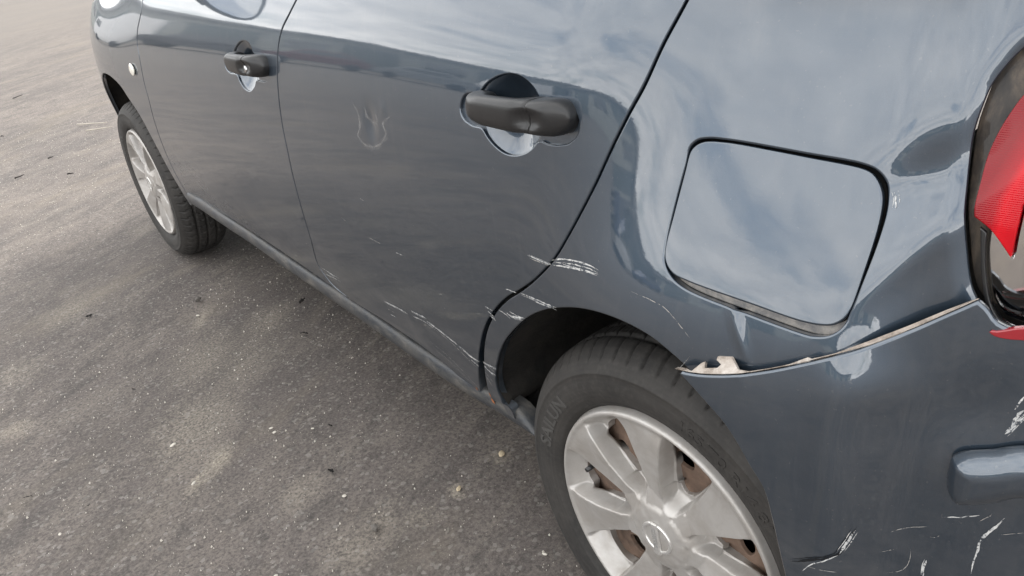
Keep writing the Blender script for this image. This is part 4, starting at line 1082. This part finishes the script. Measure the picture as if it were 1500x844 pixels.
# -- wheels
def tyre_mesh(name, blocks, slant, zig):
    prof = [(.030, .192), (.018, .1945), (.010, .199), (.004, .2055), (.0005, .2075), (.0005, .2095), (-.0030, .2135), (-.0058, .222), (-.0078, .234), (-.0078, .246), (-.0066, .2535),
            (-.0075, .2550), (-.0075, .2572), (-.0056, .2590), (-.0030, .2645), (.0010, .2700), (.0050, .2742), (.0090, .2775), (.0130, .2808), (.0175, .2838), (.0225, .2866), (.0280, .2885), (.0340, .2901)]
    tread = [(x, .2905 + .0025*(1 - ((x - .08)/.046)**2)) for x in np.linspace(.040, .080, 18)]
    half = prof + tread
    full = half + [(.16 - x, r) for x, r in half[-2::-1]]
    k = len(full); per = 16; seg = blocks*per; V = np.zeros((seg, k, 3))
    X = np.array([x for x, r in full]); Rr = np.array([r for x, r in full])
    xm = np.minimum(X, .16 - X)
    for i in range(seg):
        a = 2*np.pi*i/seg
        ph = (i/per + slant*(X - .04)*(1 if zig else 1) + zig*np.sin(X*260)*.12) % 1.0
        groove = np.clip(1 - np.abs(ph - .5)/.11, 0, 1)
        lat = groove*(np.clip((xm - .0030)/.005, 0, 1))*(Rr > .26)*(.0060)
        fine_ = np.clip(1 - np.abs((ph*3) % 1 - .5)/.16, 0, 1)*np.clip((xm - .030)/.006, 0, 1)*.0016
        circ = np.zeros(k)
        for gx in (.046, .080, .114): circ = np.maximum(circ, np.clip(1.5 - np.abs(X - gx)/.0034, 0, 1)*.0065)
        shoulder_rib = np.clip(1 - np.abs(ph - .5)/.05, 0, 1)*np.clip(1 - np.abs(xm - .006)/.006, 0, 1)*(Rr > .262)*(-.0009)
        r = Rr - np.maximum(np.maximum(lat, fine_), circ) - shoulder_rib
        V[i, :, 0] = X; V[i, :, 1] = r*np.cos(a); V[i, :, 2] = r*np.sin(a)
    V = V.reshape(-1, 3)
    V[:, 2] = np.maximum(V[:, 2], -.2848)            # flat where it carries the car
    F = [(i*k + j, i*k + j + 1, ((i + 1) % seg)*k + j + 1, ((i + 1) % seg)*k + j) for i in range(seg) for j in range(k - 1)]
    o = mesh_obj(name, V, F, M['rubber'])
    return o
def polar_text(parent, txt, size, radius, ang, m, lift=.0012, bold=.0004, spread=1.0, name='lettering'):
    v, f, e = text_mesh(txt, size, bold)
    top = v.copy(); V = []
    def place(q, h):
        # ang measured like the photograph: 0 towards the rear, 90 up; text runs clockwise
        a = math.radians(ang) - q[0]*spread/radius; r = radius + q[1]
        x = float(np.interp(r, [.213, .222, .234, .246, .254], [-.003, -.0058, -.0078, -.0078, -.0066]))
        return (x - h, -r*math.cos(a), r*math.sin(a))
    n = len(v)
    V = [place(q, lift) for q in v] + [place(q, -.002) for q in v]
    ed = {}
    for p_ in f:
        for i in range(len(p_)):
            k = (p_[i], p_[(i + 1) % len(p_)]); ed[k] = ed.get(k, 0) + 1
    F = list(f)
    for (a, b) in ed:
        if (b, a) not in ed: F.append((a, b, b + n, a + n))
    o = mesh_obj(name, V, F, m, parent, None, False)
    bm = bmesh.new(); bm.from_mesh(o.data); bmesh.ops.recalc_face_normals(bm, faces=bm.faces); bm.to_mesh(o.data); bm.free()
    return o
NSP = 7
def hubcap_depth(y, z, th0):
    r = np.hypot(y, z); th = np.arctan2(z, -y) - th0
    per = 2*np.pi/NSP
    ph = (th + per/2) % per - per/2
    w = np.radians(np.interp(r, [.05, .08, .12, .19], [16.2, 11.7, 10.9, 12.8]))
    dl = r*(np.abs(ph) - w)
    wall = .0060
    g = sstep(-.0015, wall, dl)
    D = .028*sstep(.194, .168, r)*sstep(.050, .076, r)
    blade = np.interp(r, [0, .034, .046, .060, .080, .13, .185], [-.004, -.003, -.001, .0085, .0065, .0015, .0]) + .0045*(ph/np.maximum(w, .01))*sstep(.05, .09, r)*sstep(.195, .16, r)
    hub = np.interp(r, [0, .030, .045, .075, .19], [-.004, -.0032, -.0005, .006, .006])
    edge = .0035*sstep(.0055, -.001, np.abs(dl))*0
    ring = -.003*np.exp(-((r - .1915)/.0045)**2) + .012*sstep(.1945, .2015, r)
    web = np.where(r < .075, np.minimum(blade, hub + .002), blade)
    return web*(1 - g) + (np.where(r < .09, hub, 0) + D)*g + ring + edge
def make_wheel(name, th0, tyre_src, size_txt):
    root = empty(name, (0, 0, .285), car)
    t = tyre_src; t.parent = root
    polar_text(t, 'SAILUN', .0300, .2310, 154, M['raised_rubber'], .0013, .0008, 1.25)
    polar_text(t, size_txt, .0225, .2335, 56, M['rubber'], .0008, .0002, 1.25)
    polar_text(t, 'SAILUN', .0300, .2310, 334, M['raised_rubber'], .0013, .0008, 1.25)
    # hubcap
    outer = np.array([(.2005*math.cos(a), .2005*math.sin(a)) for a in np.linspace(0, 2*np.pi, 220, endpoint=False)])
    holes = []
    for i in range(NSP):
        c = th0 + (i + .5)*2*math.pi/NSP; pts = []
        for r, hw in ((.1715, 0), (.1710, .45), (.1680, .80), (.160, .97), (.145, 1.0), (.125, 1.0), (.105, .97), (.090, .82), (.081, .50), (.0775, 0)):
            wmax = r*(math.pi/NSP - math.radians(11.1)) - .0064
            pts.append((r, hw*max(wmax, .002)/r))
        poly = [(r, d) for r, d in pts] + [(r, -d) for r, d in pts[-2:0:-1]]
        xy = [(-r*math.cos(c + d), r*math.sin(c + d)) for r, d in poly]
        holes.append(catmull(xy, .0035, True))
    def S(y, z): return np.stack([hubcap_depth(y, z, th0) - .001, y, z], -1)
    lines = []
    for rr in (.1840, .1865, .1890, .1915, .1940, .1955, .1970, .1982, .0460, .0600):
        lines.append(np.array([(rr*math.cos(a), rr*math.sin(a)) for a in np.linspace(0, 2*np.pi, 220 if rr > .1 else 90)]))
    for i in range(NSP):
        for sg in (-1, 1):
            for dl in (-.0015, .0004, .0022, .0042, .0060):
                l = []
                for r in np.arange(.064, .1815, .0033):
                    w = math.radians(float(np.interp(r, [.05, .08, .12, .19], [16.2, 11.7, 10.9, 12.8]))) + dl/r
                    if w < math.pi/NSP - .001/r:
                        a = th0 + i*2*math.pi/NSP + sg*w; l.append((-r*math.cos(a), r*math.sin(a)))
                if len(l) > 2: lines.append(np.array(l))
    cap = panel('hubcap', outer, holes, M['hubcap'], root, S=S, gap=0, r=.0012, depth=.014, h=.0034, lines=lines)
    # emblem: ring with a lettered bar
    ba = math.radians(97)
    V = []; F = []; n1, n2 = 64, 12
    for i in range(n1):
        a = 2*math.pi*i/n1
        for j in range(n2):
            b = 2*math.pi*j/n2
            rr = .0245 + .0032*math.cos(b); V.append((-.0045 - .0022*math.sin(b), rr*math.cos(a), rr*math.sin(a)*.93))
    F = [(i*n2 + j, i*n2 + (j + 1) % n2, ((i + 1) % n1)*n2 + (j + 1) % n2, ((i + 1) % n1)*n2 + j) for i in range(n1) for j in range(n2)]
    em = mesh_obj('wheel_emblem', V, F, M['emblem'], cap)
    bm = bmesh.new(); bmesh.ops.create_cube(bm, size=1, matrix=Matrix.Rotation(math.pi/2 - ba, 4, 'X') @ Matrix.Diagonal((.0046, .0125, .054, 1)))
    bmesh.ops.bevel(bm, geom=bm.edges[:], offset=.0012, segments=2, affect='EDGES')
    bar = bm_obj('emblem_bar', bm, M['emblem'], em, False); bar.location = (-.0062, 0, 0)
    v, f, e = text_mesh('NISSAN', .0112, .0003)
    d_along = np.array([-math.cos(ba), math.sin(ba)])   # text reads upwards along the bar, tops to the front
    V = [(-.0091, q[0]*d_along[0] + q[1]*math.sin(ba), q[0]*d_along[1] + q[1]*math.cos(ba)) for q in v]
    mesh_obj('emblem_lettering', V, f, M['scuff'], em, None, False)
    # steel wheel behind, with ventilation holes
    o2 = np.array([(.199*math.cos(a), .199*math.sin(a)) for a in np.linspace(0, 2*np.pi, 120, endpoint=False)])
    hs = []
    for i in range(12):
        a = 2*math.pi*(i + .3)/12
        c = np.array([math.cos(a), math.sin(a)]); s_ = np.array([-c[1], c[0]])
        hs.append(np.array([c*.128 + c*.0125*math.cos(t) + s_*.0165*math.sin(t) for t in np.linspace(0, 2*np.pi, 22, endpoint=False)]))
    def S2(y, z):
        r = np.hypot(y, z)
        return np.stack([np.interp(r, [0, .06, .08, .11, .13, .17, .182, .199], [.028, .028, .040, .038, .034, .044, .034, .018]), y, z], -1)
    panel('steel_disc', o2, hs, M['rust'], root, S=S2, gap=0, r=.0015, depth=.006, h=.009)
    lathe('brake_drum', [(.075, .0001), (.075, .10), (.068, .105), (.068, .12), (.078, .13), (.12, .13)], M['shell'], root, 48)
    lathe('rim_barrel', [(.014, .2035), (.012, .1985), (.022, .1935), (.05, .186), (.09, .178), (.15, .19), (.158, .200)], M['rust'], root, 96)
    # valve and balance weight
    vb = lathe('tyre_valve', [(-.022, .0001), (-.022, .0036), (-.012, .0042), (0, .0048), (.02, .0048)], M['handle'], root, 16)
    a = math.radians(168); vb.location = (.024, -.150*math.cos(a), .150*math.sin(a))
    return root
tyre_r = tyre_mesh('tyre', 66, 6.0, 0.0)
wheel_r = make_wheel('wheel', math.radians(47), tyre_r, '165/70 R14 81T')
tyre_f = tyre_mesh('tyre', 60, 9.0, 1.0)
wheel_f = make_wheel('wheel', math.radians(20), tyre_f, '165/70 R14 81T'); wheel_f.location = (.004, 2.45, .285)
def copy_tree(o, parent):
    c = o.copy(); COL.objects.link(c); c.parent = parent
    for ch in list(o.children): copy_tree(ch, c)
    return c
for src, y in ((wheel_r, 0), (wheel_f, 2.45)):
    c = copy_tree(src, car); c.location = (2*XC - .002, y, .285); c.rotation_euler = (0, 0, math.pi)

# -- upper body, bonnet, tailgate: out of the picture but throwing shade and reflections
def loft(name, curves, m, parent, smooth=True, flip=False):
    n = len(curves[0]); V = [tuple(v) for c in curves for v in c]
    F = [(j*n + i, j*n + i + 1, (j + 1)*n + i + 1, (j + 1)*n + i) for j in range(len(curves) - 1) for i in range(n - 1)]
    o = mesh_obj(name, V, F, m, parent, None, smooth)
    bm = bmesh.new(); bm.from_mesh(o.data); bmesh.ops.recalc_face_normals(bm, faces=bm.faces); bm.to_mesh(o.data); bm.free()
    return o
def mirror_curve(c): return [tuple(v) for v in c] + [(2*XC - v[0], v[1], v[2]) for v in list(c)[::-1]]
def roof_pt(y, s):
    """s 0 belt .. 1 roof edge on the left flank"""
    xb = .028; xr = .215
    return xb + (xr - xb)*(s**1.25), ZT - .006 + (1.455 - ZT)*s
ys = np.linspace(-.42, 1.55, 40)
def top_line(y):
    f = 1 - .045*((y - .75)/1.2)**2
    return f
side_l = []
for s in np.linspace(0, 1, 9):
    side_l.append([(roof_pt(y, s)[0] + .04*sstep(0, -.45, y), y*(1) + (-.0)*s - .40*s*sstep(1.0, 1.55, y)*1.0 + .12*s*sstep(.2, -.42, y), ZT - .006 + (roof_pt(y, s)[1] - ZT + .006)*top_line(y)) for y in ys])
loft('cabin_side', side_l, M['paint'], car)
win = []
for s in np.linspace(.06, .86, 7):
    win.append([(roof_pt(y, s)[0] - .006 + .04*sstep(0, -.45, y), y - .40*s*sstep(1.0, 1.55, y) + .12*s*sstep(.2, -.42, y), ZT - .006 + (roof_pt(y, s)[1] - ZT + .006)*top_line(y)) for y in np.linspace(-.05, .86, 20)])
loft('side_window', win, M['glass'], car)
win2 = []
for s in np.linspace(.06, .86, 7):
    win2.append([(roof_pt(y, s)[0] - .006, y - .40*s*sstep(1.0, 1.55, y), ZT - .006 + (roof_pt(y, s)[1] - ZT + .006)*top_line(y)) for y in np.linspace(.96, 1.52, 16)])
loft('side_window', win2, M['glass'], car)
edge_l = side_l[-1]
roof_c = []
for t in np.linspace(0, 1, 16):
    roof_c.append([(v[0] + (2*XC - 2*v[0])*t, v[1], v[2] + .06*(1 - (2*t - 1)**2)) for v in edge_l])
loft('roof', roof_c, M['paint'], car)
loft('cabin_side', [[(2*XC - v[0], v[1], v[2]) for v in c] for c in side_l], M['paint'], car)
def cross(yb, zb, xb, yt, zt, xt, name, m, nn=16):
    cs = []
    for s in np.linspace(0, 1, 8):
        x0 = xb + (xt - xb)*s; y = yb + (yt - yb)*s; z = zb + (zt - zb)*s
        cs.append([(x0 + (2*XC - 2*x0)*t, y + (.10 if yb > 1 else -.06)*(1 - (2*t - 1)**2)*(1 - .4*s), z + .05*s*(1 - (2*t - 1)**2)) for t in np.linspace(0, 1, nn)])
    return loft(name, cs, m, car)
e0, e1 = side_l[0], side_l[-1]
cross(e0[-1][1] + .25, .985, .09, e1[-1][1] - .002, e1[-1][2], e1[-1][0], 'windscreen', M['glass'])
cross(e0[0][1] - .06, ZT, .16, e1[0][1], e1[0][2], e1[0][0], 'rear_window', M['glass'])
# bonnet from fender top to fender top
def bonnet():
    cu = []
    us = [(1.72, .985), (2.05, .965), (2.4, .935), (2.72, .90), (2.95, .84), (3.15, .77)]
    us = catmull(us, .06)
    P = bodyP(us[:, 0], us[:, 1], -.004)
    P[:, 1] = np.minimum(P[:, 1], 3.10)
    for t in np.linspace(0, 1, 20):
        b = (1 - (2*t - 1)**2)
        cu.append([(p_[0] + (2*XC - 2*p_[0])*t, p_[1] + .02*b, p_[2] + .075*b**.6) for p_ in P])
    return loft('bonnet', cu, M['paint'], car)
bonnet()
# front bumper, headlamp, tailgate on the plan line
fb = loop_of([[(2.87, .70), (3.02, .69), (3.3, .66), (UF, .64)], [(UF, .64), (UF, .24)], [(UF, .24), (3.2, .24), (2.92, .25), (2.875, .30)], [(2.875, .30), (2.878, .45), (2.885, .60), (2.87, .70)]], .02)
panel('front_bumper', fb, [], M['bumper_paint'], car, S=bodyP, gap=.002, r=.003, depth=.01, h=.03, mirror=True)
hl = loop_of([[(2.95, .705), (2.90, .77), (2.87, .86)], [(2.87, .86), (2.96, .845), (3.15, .76)], [(3.15, .76), (3.20, .69), (3.02, .695), (2.95, .705)]], .012)
panel('headlamp', hl, [], M['headlamp'], car, S=lambda u, z: bodyP(u, z, .004), gap=.003, r=.003, depth=.02, h=.02)
tg = loop_of([[(-.505, .755), (-.52, .90), (-.505, ZT)], [(-.505, ZT), (UR, ZT)], [(UR, ZT), (UR, .74)], [(UR, .74), (-.9, .742), (-.70, .75), (-.505, .755)]], .02)
panel('tailgate', tg, [], M['paint'], car, S=lambda u, z: bodyP(u, z, .0), gap=.003, r=.004, depth=.02, h=.03, mirror=True)
# right-hand flank: plain mirrored copies of the left one
for src in (rear_door, front_door, fender, quarter, sill_o, lamp):
    c = src.copy(); COL.objects.link(c); c.parent = car
    c.scale = (-1, 1, 1); c.location = (2*XC, 0, 0)
    if 'label' in c: del c['label']
    for ch in src.children:
        if ch.name.startswith('scratch'): continue
        d = ch.copy(); COL.objects.link(d); d.parent = c
# -- door mirror


def door_mirror():
    """housing as a rounded shell, glass recessed in its rear face"""
    cx_, cz_, yb = -.135, 1.053, 1.700             # centre of the glass
    wx, wz = .098, .066
    def ring(s, y, dx=0.0):
        pts = []
        for k in range(40):
            a = 2*math.pi*k/40; ca, sa = math.cos(a), math.sin(a)
            pts.append((cx_ + dx + wx*s*math.copysign(abs(ca)**.72, ca), y, cz_ + wz*s*math.copysign(abs(sa)**.72, sa)*(1 - .12*ca)))
        return pts
    rings = [ring(.90, yb + .012), ring(.93, yb), ring(.98, yb - .003), ring(1.0, yb + .005), ring(1.0, yb + .03), ring(.93, yb + .06), ring(.72, yb + .085, .01), ring(.40, yb + .098, .02), ring(.05, yb + .10, .02)]
    V = [p_ for r in rings for p_ in r]
    F = [(j*40 + i, j*40 + (i + 1) % 40, (j + 1)*40 + (i + 1) % 40, (j + 1)*40 + i) for j in range(len(rings) - 1) for i in range(40)]
    o = mesh_obj('door_mirror', V, F, M['paint'], car)
    bm = bmesh.new(); bm.from_mesh(o.data); bmesh.ops.recalc_face_normals(bm, faces=bm.faces); bm.to_mesh(o.data); bm.free()
    gv = [(p_[0], yb + .006 + .16*(p_[2] - cz_), p_[2]) for p_ in ring(.89, yb)]
    gv = [(cx_, yb + .005, cz_)] + gv
    mesh_obj('mirror_glass', gv, [(0, i + 1, (i + 1) % 40 + 1) for i in range(40)], M['mirror_glass'], o, None, False)
    lathe_r = [(-.06, .022), (0, .020), (.06, .026)]
    arm = lathe('mirror_arm', [(-.075, .021), (-.03, .018), (.02, .020), (.045, .030)], M['handle'], o, 20)
    arm.location = (-.015, yb + .045, cz_ - .03); arm.rotation_euler = (0, -.15, 0)
door_mirror()



# ------------------------------------------------------------------ invented sheds and vehicles, out of view, added for the paint to reflect
def box(bm, x0, x1, y0, y1, z0, z1):
    bmesh.ops.create_cube(bm, size=1, matrix=Matrix.Translation(((x0 + x1)/2, (y0 + y1)/2, (z0 + z1)/2)) @ Matrix.Diagonal((x1 - x0, y1 - y0, z1 - z0, 1)))
M['shed_wall'] = simple('shed_cladding', (.30, .31, .29), .7)
M['shed_roof'] = simple('shed_roof', (.20, .20, .20), .6)
M['shed_door'] = simple('shed_roller_door', (.10, .12, .12), .5)
def shed(loc, rz, L, H, label):
    o = empty('added_shed', loc); o.rotation_euler = (0, 0, rz); tag(o, label, 'shed')
    bm = bmesh.new(); box(bm, -L/2, L/2, 0, 12, 0, H)
    for x in np.arange(-L/2, L/2, 1.0): box(bm, x, x + .5, -.05, 0, .3, H)
    bm_obj('wall', bm, M['shed_wall'], o, False)
    bm = bmesh.new(); box(bm, -L/2 - .4, L/2 + .4, -.5, 12.4, H, H + .25); bm_obj('roof', bm, M['shed_roof'], o, False)
    for x in np.arange(-L/2 + 4, L/2 - 4, 8.0):
        bm = bmesh.new(); box(bm, x, x + 3.6, -.12, 0, 0, 3.0)
        for z in np.arange(.3, 3, .3): box(bm, x, x + 3.6, -.15, -.12, z, z + .08)
        bm_obj('roller_door', bm, M['shed_door'], o, False)
        bm = bmesh.new(); box(bm, x + 4.4, x + 6.6, -.1, 0, 1.6, 2.7); bm_obj('window', bm, M['glass'], o, False)
shed((-17, 34, 0), math.radians(24), 46, 3.6, 'long pale shed added out of view ahead of the car for reflections')
shed((-37, 3, 0), math.radians(84), 54, 3.2, 'long pale shed added out of view beside the car for reflections')
def far_car(loc, rz, body, label, van=False):  # invented vehicle, added only to be reflected in the car's paint
    o = empty('added_van' if van else 'added_car', loc); o.rotation_euler = (0, 0, rz); tag(o, label, 'van' if van else 'car', 'vehicles added out of view for reflections')
    if van: side = [(-2.4, .35), (2.4, .35), (2.45, .9), (2.2, 1.15), (1.55, 2.0), (1.2, 2.2), (-2.35, 2.25), (-2.4, 1.0)]; win_ = [(.7, 1.3), (1.95, 1.3), (1.5, 1.95), (.7, 1.95)]
    else: side = [(-1.95, .35), (1.95, .35), (2.0, .75), (1.2, .95), (.55, 1.42), (-.9, 1.48), (-1.7, 1.0), (-1.98, .9)]; win_ = [(-1.45, 1.0), (1.0, .97), (.5, 1.36), (-.85, 1.42)]
    def extr(name, poly, w, m):
        bm = bmesh.new(); a = [bm.verts.new((x, -w*(1 - .12*max(0, z - 1)), z)) for x, z in poly]; b = [bm.verts.new((x, w*(1 - .12*max(0, z - 1)), z)) for x, z in poly]
        n = len(poly); bm.faces.new(a); bm.faces.new(b[::-1])
        for i in range(n): bm.faces.new((a[i], b[i], b[(i + 1) % n], a[(i + 1) % n]))
        bmesh.ops.recalc_face_normals(bm, faces=bm.faces); bmesh.ops.bevel(bm, geom=bm.edges[:], offset=.05 if w > .8 else .01, segments=2, affect='EDGES')
        return bm_obj(name, bm, m, o, False)
    extr('body', side, .86, simple('parked_paint', body, .25, 0, .5, 1)); extr('window', win_, .875, M['glass'])
    for x in (-1.25, 1.28):
        for y in (-.8, .8):
            w = lathe('wheel', [(-.1, .0001), (-.1, .2), (-.11, .3), (.11, .3), (.1, .2), (.1, .0001)], M['shell'], o, 20); w.location = (x, y, .3); w.rotation_euler = (0, 0, math.pi/2)
cols = [((.55, .55, .55), 'white'), ((.02, .02, .025), 'black'), ((.09, .018, .018), 'maroon'), ((.16, .17, .18), 'grey'), ((.55, .56, .57), 'pale silver'), ((.03, .05, .12), 'blue')]
for i, (x, y) in enumerate([(-3.5, 27), (-7.0, 25.5), (-10.6, 24), (-14.2, 22.0), (-18.2, 20), (-22, 17.5)]):
    v = i in (0, 4)
    far_car((x, y, 0), math.radians(24 + (7*i) % 11 - 5), cols[i][0], cols[i][1] + (' van' if v else ' car') + ' added out of view for reflections in the paint', v)
